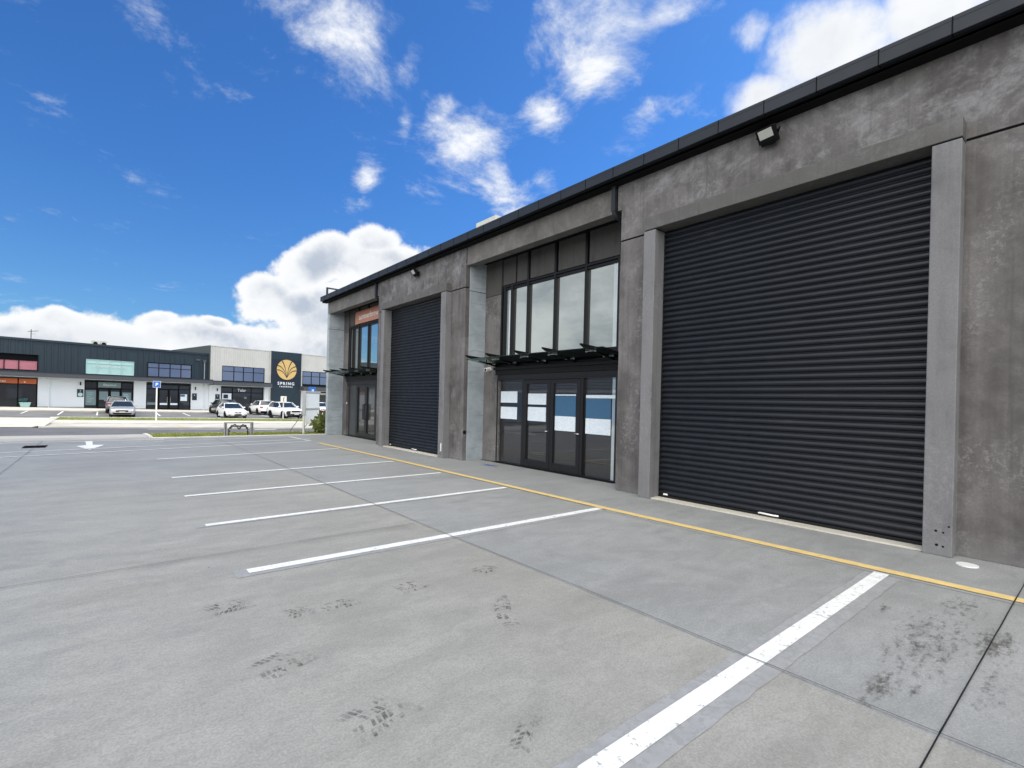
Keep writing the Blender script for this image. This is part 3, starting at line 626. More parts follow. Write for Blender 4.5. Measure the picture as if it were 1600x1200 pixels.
# ------------------------------------------------------------------ shops across the road
P0=Vector((-5.3,68.7,0)); AF=math.atan2(.2149,.9766)
def fw(s,y,z): return P0+Matrix.Rotation(AF,3,'Z')@Vector((s,y,z))
def ribs(b,s0,s1,z0,z1,y,pitch,w,h,mat):
    """profiled sheet with standing ribs"""
    pr=[]; k=math.ceil(s0/pitch); pr.append((s0,y))
    while k*pitch<s1-w:
        c=k*pitch
        if c-w/2>s0: pr+=[(c-w/2,y),(c-w/2+.02,y-h),(c+w/2-.02,y-h),(c+w/2,y)]
        k+=1
    pr.append((s1,y)); n=len(pr)
    b.add([(x,yy,z0) for x,yy in pr]+[(x,yy,z1) for x,yy in pr],[(i,i+1,i+1+n,i+n) for i in range(n-1)],mat)
def window(parent,s0,s1,z0,z1,muls,trans,y,gmat,name='window_frame',fm=None,w=.07,skip=()):
    fm=fm or M['black']; b=MB()
    b.box(s0,s1,y-.06,y+.04,z0,z0+w,fm); b.box(s0,s1,y-.06,y+.04,z1-w,z1,fm)
    for m_ in [s0+w/2]+list(muls)+[s1-w/2]: b.box(m_-w/2,m_+w/2,y-.062,y+.038,z0+w*.9,z1-w*.9,fm)
    for z in trans: b.box(s0+w,s1-w,y-.055,y+.03,z-w/2,z+w/2,fm)
    f=b.obj(name,parent); ed=[s0]+list(muls)+[s1]
    for i,(a,c) in enumerate(zip(ed,ed[1:])):
        g=gmat[i%len(gmat)] if isinstance(gmat,list) else gmat
        b=MB(); b.box(a+w/2,c-w/2,y-.01,y+.01,z0+w*.8,z1-w*.8,g); b.obj('pane',f)
    return f
GF,GU=M['glass_far'],M['glass_far_upper']
# dark clad block
db=thing('shop_building','long dark blue ribbed metal shop block with grey canopy, across the road','building',P0,AF)
b=MB(); b.box(-22,15.6,.45,22,-.6,6.5,M['dark_side']); b.obj('core',db)
b=MB(); b.box(-22.1,15.55,.1,22.1,6.5,6.70,M['dark_side']); b.box(-22.1,15.55,-.12,.1,6.72,6.94,M['dark_clad'],.01); b.obj('roof_edge',db)
b=MB(); 
# cladding around the windows
ups=[(-6.6,-.0,3.75,5.35),(3.66,7.9,3.70,5.30),(9.14,13.68,3.66,5.36)]
s=-22
for a,c,z0,z1 in ups:
    ribs(b,s,a,3.3,6.72,0,.52,.16,.045,M['dark_clad']); ribs(b,a,c,z1,6.72,0,.52,.16,.045,M['dark_clad']); ribs(b,a,c,3.3,z0,0,.52,.16,.045,M['dark_clad']); s=c
    b.box(a-.03,a,-.05,.4,z0,z1,M['dark_clad']); b.box(c,c+.03,-.05,.4,z0,z1,M['dark_clad']); b.box(a,c,-.05,.4,z1,z1+.03,M['dark_clad'])
ribs(b,s,15.55,3.3,6.72,0,.52,.16,.045,M['dark_clad']); b.obj('cladding',db)
tag(window(db,-6.5,-.02,3.76,4.78,(-5.1,-3.75,-2.42,-1.40),(),.03,M['pink_film']),'window with dull pink film')
b=MB(); b.box(-6.55,0,.2,.3,4.78,5.35,M['black']); b.obj('window_recess',db)
tag(window(db,3.69,7.88,3.72,5.28,(4.68,5.74,6.80),(4.86,),.02,M['aqua_film'],fm=M['aqua_film'],w=.045),'window covered in pale aqua film')
text('window_lettering','S  FUSION  PILATES',.34,db,M['white_wall'],(5.75,-.05,4.45),(rad(90),0,0),.004,'CENTER',1)
window(db,9.16,13.66,3.69,5.33,(10.27,11.40,12.53),(4.75,),.02,GU)
# ground floor walls
def gwall(parent,s0,s1,z1=3.12,mat=None,y0=-.02,z0=-.5):
    b=MB(); b.box(s0,s1,y0,.44,z0,z1,mat or M['white_wall']); b.box(s0,s1,y0-.012,y0-.002,z0,gz_at(s0)+.10,M['galv']); b.obj('wall',parent)
def gz_at(s): p=fw(s,0,0); return gz(p.x,p.y)
gwall(db,-22,-6.5); gwall(db,0.0,.78); gwall(db,.86,3.60); gwall(db,7.92,9.08); gwall(db,13.66,15.02); gwall(db,15.08,15.6)
b=MB(); b.box(-22,15.5,.0,.42,2.98,3.3,M['dark_side']); b.obj('lintel',db)
def shopfront(parent,s0,s1,z1,muls,doors,trans,sign=None):
    zb=gz_at((s0+s1)/2)-.02
    f=window(parent,s0,s1,zb,z1,muls,(trans,),.16,GF,'shopfront_frame',w=.08)
    for a,c in doors:
        b=MB(); w=.09
        b.box(a,a+w,.06,.12,zb,trans,M['black']); b.box(c-w,c,.06,.12,zb,trans,M['black']); b.box(a+w,c-w,.06,.12,trans-w,trans,M['black']); b.box(a+w,c-w,.06,.12,zb,zb+.2,M['black'])
        d=b.obj('glass_door',parent); b=MB(); b.box(a+w,c-w,.085,.095,zb+.2,trans-w,GF); b.obj('pane',d)
        b=MB(); hx=c-.14 if (a,c)==doors[0] else a+.14; b.tube([(hx,.02,zb+.8),(hx,.02,zb+1.5)],.02,M['chrome']); b.obj('handle',d)
    return f
shopfront(db,-6.5,-.02,3.0,(-5.1,-3.75,-2.75,-1.41),[(-3.7,-2.8)],2.40)
b=MB(); b.box(-6.4,-1.46,.03,.07,2.43,2.92,M['orange_sign']); b.box(-1.36,-.1,.03,.07,2.43,2.92,M['orange_sign']); so=b.obj('fascia_sign',db); so['label']='orange fascia sign with pale lettering'
text('sign_lettering','Bumet',.34,db,M['white_wall'],(-2.75,.02,2.55),(rad(90),0,0),.005,'CENTER',1.1)
b=MB(); b.disc((-.95,.02,2.6),.07,'y',M['white_wall'],14,.02); b.obj('sign_badge',so)
shopfront(db,3.62,7.90,2.93,(4.68,6.80),[(4.74,5.72),(5.76,6.74)],2.16)
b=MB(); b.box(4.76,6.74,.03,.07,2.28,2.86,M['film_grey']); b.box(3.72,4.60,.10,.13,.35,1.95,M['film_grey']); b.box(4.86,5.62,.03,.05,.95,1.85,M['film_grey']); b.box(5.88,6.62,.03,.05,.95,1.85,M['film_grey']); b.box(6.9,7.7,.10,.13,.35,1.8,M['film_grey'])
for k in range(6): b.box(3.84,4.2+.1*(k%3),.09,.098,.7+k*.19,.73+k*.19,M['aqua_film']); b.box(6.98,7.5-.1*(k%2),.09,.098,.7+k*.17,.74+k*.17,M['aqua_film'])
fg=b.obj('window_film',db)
text('sign_lettering','Beyond',.34,db,M['white_wall'],(5.75,.02,2.48),(rad(90),0,0),.004,'CENTER',1.1)
shopfront(db,9.10,13.64,2.86,(10.28,12.40),[(10.33,11.32),(11.36,12.36)],2.3)
b=MB(); b.box(12.55,13.25,.04,.07,.95,1.75,M['poster_and_reflection']); b.box(12.56,13.0,.03,.039,1.45,1.72,M['poster_and_reflection_blue']); b.box(9.2,10.2,.05,.06,.45,.72,M['film_grey']); b.box(10.45,11.2,.03,.04,.45,.66,M['poster_and_reflection']); b.box(11.5,12.25,.03,.04,.45,.66,M['poster_and_reflection']); b.obj('poster_and_reflection',db)
def canopy(parent,s0,s1,z0,z1,yo=-1.5,ex=.0):
    b=MB(); b.box(s0,s1,yo,-.06,z0,z1,M['canopy_grey'],.02); b.box(s0,s1,yo-.03,yo-.002,z1-.06,z1+.02,M['gutter_metal']); b.box(s0,s1,yo+.08,-.1,z0-.03,z0-.002,M['white_wall']); b.obj('canopy',parent)
canopy(db,-22,15.55,3.12,3.62)
def dp(parent,s,z0,z1,mat,rh=False,y=-.09):
    b=MB(); b.box(s-.05,s+.05,y-.05,y+.05,z0,z1,mat,.01)
    if rh: b.box(s-.17,s+.17,y-.1,y+.06,z1,z1+.32,M['canopy_grey'],.02)
    b.obj('downpipe',parent)
dp(db,.82,-.1,3.1,M['white_wall'],y=-.06); dp(db,15.05,-.3,2.98,M['white_wall'],y=-.06); dp(db,15.02,3.62,5.75,M['galv'],True,y=-.15)
b=MB(); b.box(14.1,14.55,-.16,-.05,5.92,6.12,M['canopy_grey'],.02); b.obj('overflow_box',db)
def unitsign(s,z,num,badge,label,walls=-.03):
    p=fw(s,walls,z); t=thing('unit_sign',label,'sign',p,AF,'dark unit number panels on the white wall')
    b=MB(); b.box(-.26,.26,-.03,0,-.41,.41,M['sign_dark'],.006); b.obj('panel',t)
    text('number',num,.26,t,M['white_wall'],(0,-.033,.10),(rad(90),0,0),.003)
    if badge=='aqua': b=MB(); b.disc((0,-.04,-.16),.2,'y',M['aqua_film'],20,.01); b.obj('badge',t)
    elif badge=='bar': b=MB(); b.box(-.2,.2,-.036,-.03,-.32,-.2,M['white_wall']); b.obj('badge',t)
unitsign(3.27,1.63,'7','aqua','dark number 7 panel with round aqua badge, left of the aqua window shop')
unitsign(14.02,1.48,'8','','dark number 8 panel on white wall, right of the blue notice shopfront')
def lamp(s,z,label,y=-.03):
    t=thing('wall_lamp',label,'wall lamp',fw(s,y,z),AF,'black wall lamps under the grey canopy')
    b=MB(); b.tube([(0,-.08,-.18),(0,-.08,.18)],.055,M['black'],12); b.obj('lamp_body',t); b=MB(); b.box(-.03,.03,-.04,0,-.06,.06,M['black']); b.obj('bracket',t)
lamp(3.27,2.62,'black tube wall lamp above the number 7 panel'); lamp(14.1,2.5,'black tube wall lamp above the number 8 panel')
# white block
wb=thing('shop_building','taller white ribbed shop block with a dark sign tower, across the road','building',fw(15.6,0,0),AF)
_MB=MB
class WB(_MB):
    def obj(s,name,parent=None,**k):
        s.v=[(x-15.6,y,z) for x,y,z in s.v]; return _MB.obj(s,name,parent or wb,**k)
MB=WB
b=WB(); b.box(15.61,48,.45,22,-1.2,7.7,M['dark_side']); b.box(15.50,15.60,-.34,22,3.3,7.96,M['dark_side']); b.obj('core',wb)
b=WB(); b.box(15.5,48,-.30,.0,7.88,7.99,M['white_clad'],.01); b.obj('roof_edge',wb)
b=WB(); Y=-.25
for a,c,z0,z1,s0,s1 in ((17.0,22.36,3.62,5.54,15.6,23.25),(27.75,37.5,3.6,5.52,27.5,48)):
    ribs(b,s0,a,3.2,7.9,Y,.27,.05,.03,M['white_clad']); ribs(b,c,s1,3.2,7.9,Y,.27,.05,.03,M['white_clad']); ribs(b,a,c,z1,7.9,Y,.27,.05,.03,M['white_clad'])
    b.box(a-.03,a,Y-.03,.4,z0,z1,M['white_clad']); b.box(c,c+.03,Y-.03,.4,z0,z1,M['white_clad']); b.box(a,c,Y-.03,.4,z1,z1+.03,M['white_clad'])
b.obj('cladding',wb)
window(wb,17.0,22.36,3.60,5.54,(18.45,19.64,20.91),(4.84,),-.2,GU); window(wb,27.78,37.5,3.58,5.5,(29.16,30.49,31.8,33.1,34.4,35.7),(4.78,),-.2,GU)
gwall(wb,15.6,16.95,2.98,y0=-.2,z0=-1); gwall(wb,22.42,23.2,2.98,y0=-.2,z0=-1); gwall(wb,27.5,28.1,3.3,y0=-.2,z0=-1.2)
b=WB(); b.box(16.9,22.5,.0,.42,2.8,3.3,M['dark_side']); b.obj('lintel',wb)
zb=gz_at(19)-.25
f=window(wb,16.98,22.38,zb,2.80,(18.44,20.80),(2.14,),.1,GF,'shopfront_frame',w=.08)
b=WB(); b.box(17.2,18.3,.02,.05,1.2,2.0,M['poster_and_reflection']); b.box(17.35,17.9,.01,.018,1.35,1.85,M['sign_dark']); b.box(18.0,18.35,.0,.03,1.05,1.25,M['aqua_film']); b.box(19.9,20.2,.02,.05,1.35,1.6,M['film_grey']); b.obj('poster_and_reflection',wb)
text('sign_lettering','Telar',.52,wb,M['white_wall'],(19.55-15.6,-.03,2.28),(rad(90),0,0),.01,'CENTER',.95,1,.012)
canopy(wb,15.58,22.85,2.98,3.52,-1.5); canopy(wb,27.35,48,2.66,3.30,-1.5)
b=WB(); b.box(23.2,27.48,-.42,.1,-1.0,7.99,M['sign_dark'],.01)
ribs(b,23.2,27.48,-1,3.2,-.43,.42,.05,.03,M['dark_clad']); ribs(b,23.2,27.48,6.9,7.97,-.43,.42,.05,.03,M['dark_clad']); b.obj('sign_tower',wb)
b=WB(); b.box(23.0,23.2,-.3,.1,-1.0,7.98,M['white_clad']); b.box(27.485,27.62,-.3,.1,-1.2,7.98,M['white_clad']); b.obj('corner_trim',wb)
cx,cz,R=25.33,5.52,1.40
b=WB(); b.disc((cx,-.47,cz),R,'y',M['gold'],48,.06); lg=b.obj('logo_disc',wb)
b=WB()
def frond(pts,sgn):
    n=14; P=[]
    for i in range(n+1):
        t_=i/n; a,c,d,e=pts; x=(1-t_)**3*a[0]+3*(1-t_)**2*t_*c[0]+3*(1-t_)*t_*t_*d[0]+t_**3*e[0]; z=(1-t_)**3*a[1]+3*(1-t_)**2*t_*c[1]+3*(1-t_)*t_*t_*d[1]+t_**3*e[1]; P.append((x*sgn,z))
    for i in range(n):
        (x0,z0),(x1,z1)=P[i],P[i+1]; d_=Vector((x1-x0,z1-z0)).normalized(); w=.02+.055*(i/n); w2=.02+.055*((i+1)/n); q=Vector((-d_.y,d_.x))
        b.face([(cx+x0+q.x*w,-.505,cz+z0+q.y*w),(cx+x0-q.x*w,-.505,cz+z0-q.y*w),(cx+x1-q.x*w2,-.505,cz+z1-q.y*w2),(cx+x1+q.x*w2,-.505,cz+z1+q.y*w2)],M['sign_dark'])
for sg in(-1,1):
    frond([(0,-1.15),(-.12,-.2),(-.3,.7),(-.72,1.18)],sg); frond([(0,-1.15),(-.25,-.3),(-.6,.45),(-1.33,.52)],sg); frond([(0,-1.15),(-.3,-.55),(-.7,-.05),(-1.38,-.08)],sg)
b.obj('frond',lg)
MB=_MB
text('lettering','SPRING',.56,wb,M['white_wall'],(25.28-15.6,-.44,3.40),(rad(90),0,0),.02,'CENTER',1.0,1.38,.012)
text('lettering','TAURANGA',.25,wb,M['white_wall'],(25.28-15.6,-.44,3.06),(rad(90),0,0),.02,'CENTER',1.0,1.6,.008)
# undercroft at the right end: recessed dark glazing with a white downstand
b=WB(); b.box(28.1,48,2.2,2.4,-1.2,2.7,M['black']); b.box(28.1,48,.3,.45,2.15,2.45,M['roof_cream']); b.box(33.3,33.6,0,.3,-1,2.7,M['white_clad'],.01); b.obj('undercroft',wb)
unitsign(16.55,1.45,'9','bar','dark number 9 panel with white bar, left of the Telar shopfront',-.21)
lamp(16.5,2.42,'black tube wall lamp above the number 9 panel, nearest the Telar shopfront',-.2)
# roof items
t=thing('antenna','thin rooftop aerial on the dark clad block','antenna',fw(-.52,.4,6.9),AF)
b=_MB(); b.tube([(0,0,-.1),(0,0,1.0)],.035,M['canopy_grey'],6); b.obj('mast',t)
b=_MB(); b.tube([(-.25,0,.75),(.55,0,.92)],.025,M['canopy_grey'],5)
for k in range(6): x=-.1+.11*k; b.tube([(x,-.25,.78+.021*k),(x,.25,.78+.021*k)],.02,M['canopy_grey'],5)
b.tube([(0,0,.55),(.35,0,.58)],.02,M['galv'],5); b.obj('boom',t)
t=thing('air_conditioner','pair of cream air conditioning units on the dark block roof','air conditioner',fw(4.75,2.5,6.9),AF)
for k in range(2):
    b=_MB(); b.box(k*.75-.1,k*.75+.5,0,.4,-.25,.62,M['roof_cream'],.02); c_=b.obj('casing',t)
    b=_MB(); b.disc((k*.75+.2,-.01,.28),.2,'y',M['black'],18,.02); b.obj('fan',c_)
# display planter in the orange shop window area
t=thing('planter','pale teal tapered tub in front of the orange shop window','planter',fw(-.95,-.32,gz_at(-1)+.03),AF)
b=_MB(); b.loft([[Vector((sx*.30,sy*.16,0)) for sx,sy in((-1,-1),(1,-1),(1,1),(-1,1))],[Vector((sx*.40,sy*.2,.42)) for sx,sy in((-1,-1),(1,-1),(1,1),(-1,1))]],M['aqua_film'],smooth=False); b.box(-.42,.42,-.22,.22,.40,.46,M['aqua_film'],.01); b.obj('tub',t)
def leaves(b,c,r,n,mat,sz,seed=1,flat=.8):
    rnd=random.Random(seed)
    for _ in range(n):
        while True:
            p=Vector((rnd.uniform(-1,1),rnd.uniform(-1,1),rnd.uniform(-1,1)))
            if .25<p.length<1: break
        lump=.78+.22*math.sin(p.x*5+seed)*math.cos(p.y*4)
        q=Vector(c)+Vector((p.x*r[0],p.y*r[1],p.z*r[2]))*lump
        d=Vector((rnd.gauss(0,1),rnd.gauss(0,1),rnd.gauss(.6,.7))).normalized(); s_=d.cross(Vector((rnd.random(),rnd.random(),rnd.random()))).normalized(); l=sz*rnd.uniform(.6,1.3)
        b.face([q,q+d*l*.5+s_*l*.22,q+d*l,q+d*l*.5-s_*l*.22],mat)
b=_MB(); leaves(b,(-.15,0,.62),(.3,.2,.25),160,M['teal'],.16,3); b.obj('foliage',t)
# ------------------------------------------------------------------ cars
def wheel(root,x,y,r,w):
    b=MB(); s=1 if x>0 else -1; pr=[(-w/2,r*.72),(-w/2,r*.94),(-w/2+.03,r),(w/2-.03,r),(w/2,r*.94),(w/2,r*.72)]; n=24
    rings=[[Vector((x+px,y+math.cos(a)*pr_,r+math.sin(a)*pr_)) for a in [2*math.pi*k/n for k in range(n)]] for px,pr_ in pr]
    b.loft(rings,M['tyre']); t=b.obj('tyre',root)
    b=MB(); b.disc((x+s*(w/2-.05),y,r),r*.72,'x',M['black'],20,.02)
    for k in range(5):
        a=2*math.pi*k/5; c_,s_=math.cos(a),math.sin(a); X=x+s*(w/2-.02)
        P=[(.03,.05),(r*.70,.07),(r*.70,-.07),(.03,-.05)]
        b.face([(X,y+u*c_-v*s_,r+u*s_+v*c_) for u,v in P][::s],M['rim'])
    b.tube([(x+s*(w/2-.055),y,r),(x+s*(w/2-.01),y,r)],r*.16,M['rim'],12)
    rr=[[Vector((x+s*(w/2-dx),y+math.cos(a)*q,r+math.sin(a)*q)) for a in [2*math.pi*k/n for k in range(n)]] for dx,q in ((.03,r*.74),(.012,r*.73),(.02,r*.64))]
    b.loft(rr,M['rim'],caps=False); b.obj('rim',t)
def car(name,label,paint,loc,rz,kind,cladding=False,group=None,twin=True):
    g=gz(loc[0],loc[1]); root=thing(name,label,'car',(loc[0],loc[1],g-.065),rz,group)
    P=M[paint]; suv=kind=='suv'; k=1.0
    if suv:
        L=4.35; W=.91; ST=[(-2.17,.42,.78,.60,.66),(-2.10,.30,.90,.80,.78),(-1.85,.24,.98,.88,.86),(-1.3,.24,1.04,.905,.93),(-.80,.24,1.10,.91,1.0),(0,.24,1.12,.91,1.02),(1.2,.24,1.14,.91,1.04),(1.8,.26,1.14,.90,1.04),(2.08,.34,1.10,.86,1.0),(2.18,.45,.98,.80,.9)]
        cab=[((-.90,1.06,.83),(2.02,1.10,.80)),((-.52,1.30,.77),(1.95,1.34,.74)),((-.12,1.55,.66),(1.70,1.56,.64))]; roofz=1.60; wr=.335
    else:
        L=4.5; W=.9; ST=[(-2.24,.34,.62,.58,.54),(-2.17,.24,.70,.78,.62),(-1.95,.20,.76,.87,.68),(-1.4,.20,.85,.90,.76),(-.88,.20,.93,.905,.84),(0,.20,.95,.905,.87),(1.2,.20,.98,.905,.90),(1.6,.20,1.0,.90,.92),(2.05,.24,.99,.86,.88),(2.2,.36,.92,.78,.80),(2.25,.42,.75,.70,.66)]
        cab=[((-.98,.90,.82),(1.72,.96,.78)),((-.60,1.14,.75),(1.45,1.16,.72)),((-.18,1.36,.62),(1.02,1.37,.60))]; roofz=1.41; wr=.31
    b=MB(); rings=[]
    for y,zb,zt,w,zs in ST:
        h=[(0,zb),(w*.86,zb),(w*.97,zb+.10),(w,(zb+zs)/2),(w*.97,zs),(w*.88,zs+(zt-zs)*.7),(w*.6,zt),(0,zt+.02)]
        rings.append([Vector((x,y,z)) for x,z in h]+[Vector((-x,y,z)) for x,z in h[-2:0:-1]])
    b.loft(rings,P)
    # wheel-arch shadows and lower cladding
    wy=1.33
    for s in(-1,1):
        for y in(-wy,wy):
            n=16; c=[(s*.913,y+math.cos(a)*(wr+.055),wr+math.sin(a)*(wr+.055)) for a in [math.pi*j/n for j in range(n+1)]]
            c+=[(s*.913,y-(wr+.055),.2),(s*.913,y+(wr+.055),.2)]; c=[(x,yy,zz) for x,yy,zz in c]
            b.face(c if s>0 else c[::-1],M['black'])
            if cladding:
                for j in range(n):
                    a0,a1=math.pi*j/n,math.pi*(j+1)/n; q=[(s*.918,y+math.cos(a)*r_,wr+math.sin(a)*r_) for a,r_ in((a0,wr+.05),(a0,wr+.12),(a1,wr+.12),(a1,wr+.05))]; b.face(q if s<0 else q[::-1],M['tyre'])
        b.box(s*.80,s*.905,-1.0,1.0,.17,.30,M['tyre'] if cladding or suv else P,.01)
    body=b.obj('body',root,fixn=False)
    # greenhouse
    b=MB(); rings=[]
    for (yf,zf,w),(yr,zr,w2) in cab:
        rings.append([Vector(p) for p in((-w,yf+.12,zf),(-w*.6,yf,zf),(0,yf-.05,zf),(w*.6,yf,zf),(w,yf+.12,zf),(w*1.01,(yf+yr)/2,(zf+zr)/2),(w2,yr-.1,zr),(w2*.6,yr,zr),(0,yr+.03,zr),(-w2*.6,yr,zr),(-w2,yr-.1,zr),(-w*1.01,(yf+yr)/2,(zf+zr)/2))])
    b.loft(rings,M['car_glass']); b.obj('glass',root)
    (yf,zf,w),(yr,zr,w2)=cab[2]; b=MB(); e=.025
    lo=[Vector(p) for p in((-w-e,yf+.10,zf),(-w*.6,yf-.03,zf),(0,yf-.07,zf),(w*.6,yf-.03,zf),(w+e,yf+.10,zf),(w+e,(yf+yr)/2,zf+.01),(w2+e,yr-.08,zr),(w2*.6,yr+.03,zr),(0,yr+.05,zr),(-w2*.6,yr+.03,zr),(-w2-e,yr-.08,zr),(-w-e,(yf+yr)/2,zf+.01))]
    c=Vector((0,(yf+yr)/2,0)); hi=[Vector((c.x+(p.x-c.x)*.86,c.y+(p.y-c.y)*.88,roofz)) for p in lo]; top=[Vector((c.x+(p.x-c.x)*.4,c.y+(p.y-c.y)*.4,roofz+.03)) for p in lo]
    b.loft([lo,hi,top],P)
    A,B_,C=cab
    for s in(-1,1):
        b.tube([(s*(A[0][2]+.005),A[0][0]+.12,A[0][1]),(s*(B_[0][2]+.005),B_[0][0]+.12,B_[0][1]),(s*(C[0][2]+.012),C[0][0]+.12,C[0][1])],.032,P,6)
        b.tube([(s*(A[1][2]+.01),A[1][0]-.1,A[1][1]),(s*(B_[1][2]+.01),B_[1][0]-.1,B_[1][1]),(s*(C[1][2]+.01),C[1][0]-.1,C[1][1])],.055,P,6)
        b.tube([(s*(A[0][2]+.01),.42,A[0][1]+.03),(s*(C[0][2]+.01),.38,C[0][1])],.028,M['black'],6)
    b.obj('roof',root)
    for s in(-1,1):
        b=MB(); z=A[0][1]+.04; b.box(min(s*.84,s*1.02),max(s*.84,s*1.02),-.72,-.58,z,z+.13,P,.03); b.obj('mirror',root)
        b=MB(); zt=ST[1][2]-.02; b.box(min(s*.48,s*.80),max(s*.48,s*.80),-2.185,-2.02,zt-.17,zt-.05,M['headlamp'],.03); b.obj('headlight',root)
        b=MB(); b.box(min(s*.55,s*.84),max(s*.55,s*.84),2.04,2.215,.70 if not suv else .82,.84 if not suv else .98,M['tail_red'],.03); b.obj('tail_light',root)
    b=MB(); zz=ST[1][2]
    if kind=='sedan' and twin:
        for s in(-1,1): b.box(min(s*.04,s*.26),max(s*.04,s*.26),-2.262,-2.18,zz-.14,zz-.06,M['black'],.015)
    else: b.box(-.42,.42,-2.265,-2.1,zz-.22,zz-.08,M['black'],.02)
    b.box(-.62 if not twin else -.30,.62 if not twin else .30,-2.262,-2.1,.27,.40,M['black'],.03)
    if twin:
        for s in(-1,1): b.box(min(s*.45,s*.78),max(s*.45,s*.78),-2.20,-2.0,.27,.36,M['black'],.02)
    if suv: b.box(-.8,.8,-2.205,-2.0,.25,.50 if cladding else .40,M['tyre'],.03)
    if cladding:
        for s in(-1,1): b.box(min(s*.55,s*.86),max(s*.55,s*.86),-2.19,-1.95,.45,.74,M['tyre'],.03)
    b.obj('grille',root)
    b=MB(); b.box(-.22,.22,-2.285,-2.262,.40,.52,M['plate'],.004); b.obj('number_plate',root)
    b=MB(); b.box(-.22,.22,2.22,2.29,.55,.67,M['plate'],.004); b.box(-.75,.75,2.1,2.21,.28,.44,M['black'],.02); b.obj('rear_plate',root)
    b=MB(); b.box(-.75,.75,-1.9,1.9,.16,.26,M['black']); b.obj('underbody',root)
    for x in(-.80,.80):
        for y in(-wy,wy): wheel(root,x,y,wr,.22)
    return root
car('sedan','silver sedan facing the road, parked in front of the aqua window shop','paint_silver',(1.2,56.9),rad(-2),'sedan',twin=False)
car('sedan','white sedan facing the road, in front of the dark four wheel drive','paint_white',(9.45,54.35),rad(4),'sedan')
car('sports_utility_car','dark grey tall car parked nose in behind the white sedan','paint_dark',(10.15,63.6),rad(186),'suv')
car('small_suv','white small off-roader with black lower cladding, left of the white board sign','paint_white',(13.9,52.6),rad(11),'suv',True)
car('hatchback','white tall car parked close to the Telar shopfront, behind the white sedan','paint_white',(14.0,62.7),rad(184),'suv',True)
car('hatchback','dark silver car parked nose in, half hidden behind the silver sedan','paint_grey',(.9,62.6),rad(180),'suv')
car('hatchback','white car under the canopy behind the red leaved hedge','paint_white',(21.6,65.5),rad(8),'suv')
# ------------------------------------------------------------------ signs and posts
def signpost(label,loc,h,face,size,ch):
    t=thing('parking_sign',label,'sign',(loc[0],loc[1],gz(*loc)-.05),rad(-8))
    b=MB(); b.tube([(0,0,0),(0,0,h)],.05,M['pole_white'],10); b.obj('pole',t)
    b=MB(); b.box(-size[0]/2,size[0]/2,-.085,-.055,h-size[1]*.75,h+size[1]*.25,M[face],.004); f=b.obj('sign_face',t)
    return t,h,size
t,h,s=signpost('white post with square blue parking sign, left, on the far grass strip',(3.05,47.25),2.98,'pole_white',(.50,.50),'P')
b=MB(); b.box(-.23,.23,-.092,-.086,h-.355,h+.105,M['blue_sign'],.003); b.obj('blue_panel',t); text('lettering','P',.34,t,M['pole_white'],(0,-.094,h-.25),(rad(90),0,0),.003,bold=.008)
t,h,s=signpost('white post with blue sign rising behind the white board sign',(15.1,48.3),2.95,'blue_sign',(.62,.62),'P')
text('lettering','P',.42,t,M['pole_white'],(.05,-.09,h-.36),(rad(90),0,0),.003,bold=.008)
t,h,s=signpost('small white regulation sign on a thin post before the white off-roader',(13.1,50.3),2.02,'pole_white',(.52,.62),'1')
b=MB(); b.box(-.03,.03,-.092,-.086,h-.36,h+.02,M['tail_red']); b.box(-.03,.12,-.092,-.087,h-.02,h+.03,M['tail_red']); b.obj('mark',t)
# estate board with two white panels on raking props
A=Vector((7.31,24.5,0)); B_=Vector((8.55,26.3,0)); a_=math.atan2(B_.y-A.y,B_.x-A.x); Lb=(B_-A).length
t=thing('sign_board','tall blank white double panel board on posts beside the green shrub','sign',A,a_)
for x in(0,Lb):
    b=MB(); b.box(x-.045,x+.045,-.045,.045,-.1,2.05,M['white_clad'],.006); b.obj('post',t)
b=MB(); b.box(.05,Lb-.05,-.07,-.03,1.22,2.0,M['board_white'],.006); b.box(.05,Lb-.05,-.07,-.03,.46,1.17,M['board_white'],.006); b.obj('panel',t)
b=MB(); b.box(-.02,Lb+.02,-.10,-.072,1.97,2.05,M['white_clad'],.004); b.box(.0,Lb,-.10,-.072,1.15,1.23,M['white_clad'],.004); b.box(-.09,-.047,-.1,.06,.9,2.05,M['galv'],.004); b.box(.46,Lb-.3,-.027,-.01,1.0,1.06,M['galv']); b.obj('frame',t)
for x,s in((.1,.9),(Lb-.1,.9)):
    b=MB(); b.tube([(x,.0,1.1),(x+.5,s,.0)],.018,M['galv'],6); b.obj('prop',t)
# low ornamental frame
t=thing('ornamental_frame','low grey steel frame with black scrollwork standing at the yard edge before the grass','frame',(3.98,24.14,0),rad(2))
for x in(0,1.03):
    b=MB(); b.box(x-.055,x+.055,-.05,.05,0,.58,M['galv'],.006); b.box(x-.02,x+.02,-.052,-.0505,.01,.56,M['canopy_grey']); b.obj('post',t)
b=MB(); b.box(-.055,1.085,-.045,.045,.555,.60,M['galv'],.006); b.obj('top_rail',t)
b=MB(); T=lambda p,r=.014:b.tube(p,r,M['black_scroll'],6)
T([(.13,0,0),(.13,0,.30),(.17,0,.38),(.25,0,.43)],.02); T([(.87,0,0),(.87,0,.26),(.84,0,.36),(.74,0,.42)],.02)
def scroll(cx,cz,r,s,tn=1.6):
    T([(cx+s*math.cos(a*2*math.pi)*r*(1-a/tn*.8),0,cz+math.sin(a*2*math.pi)*r*(1-a/tn*.8)) for a in [tn*k/22 for k in range(23)]],.013)
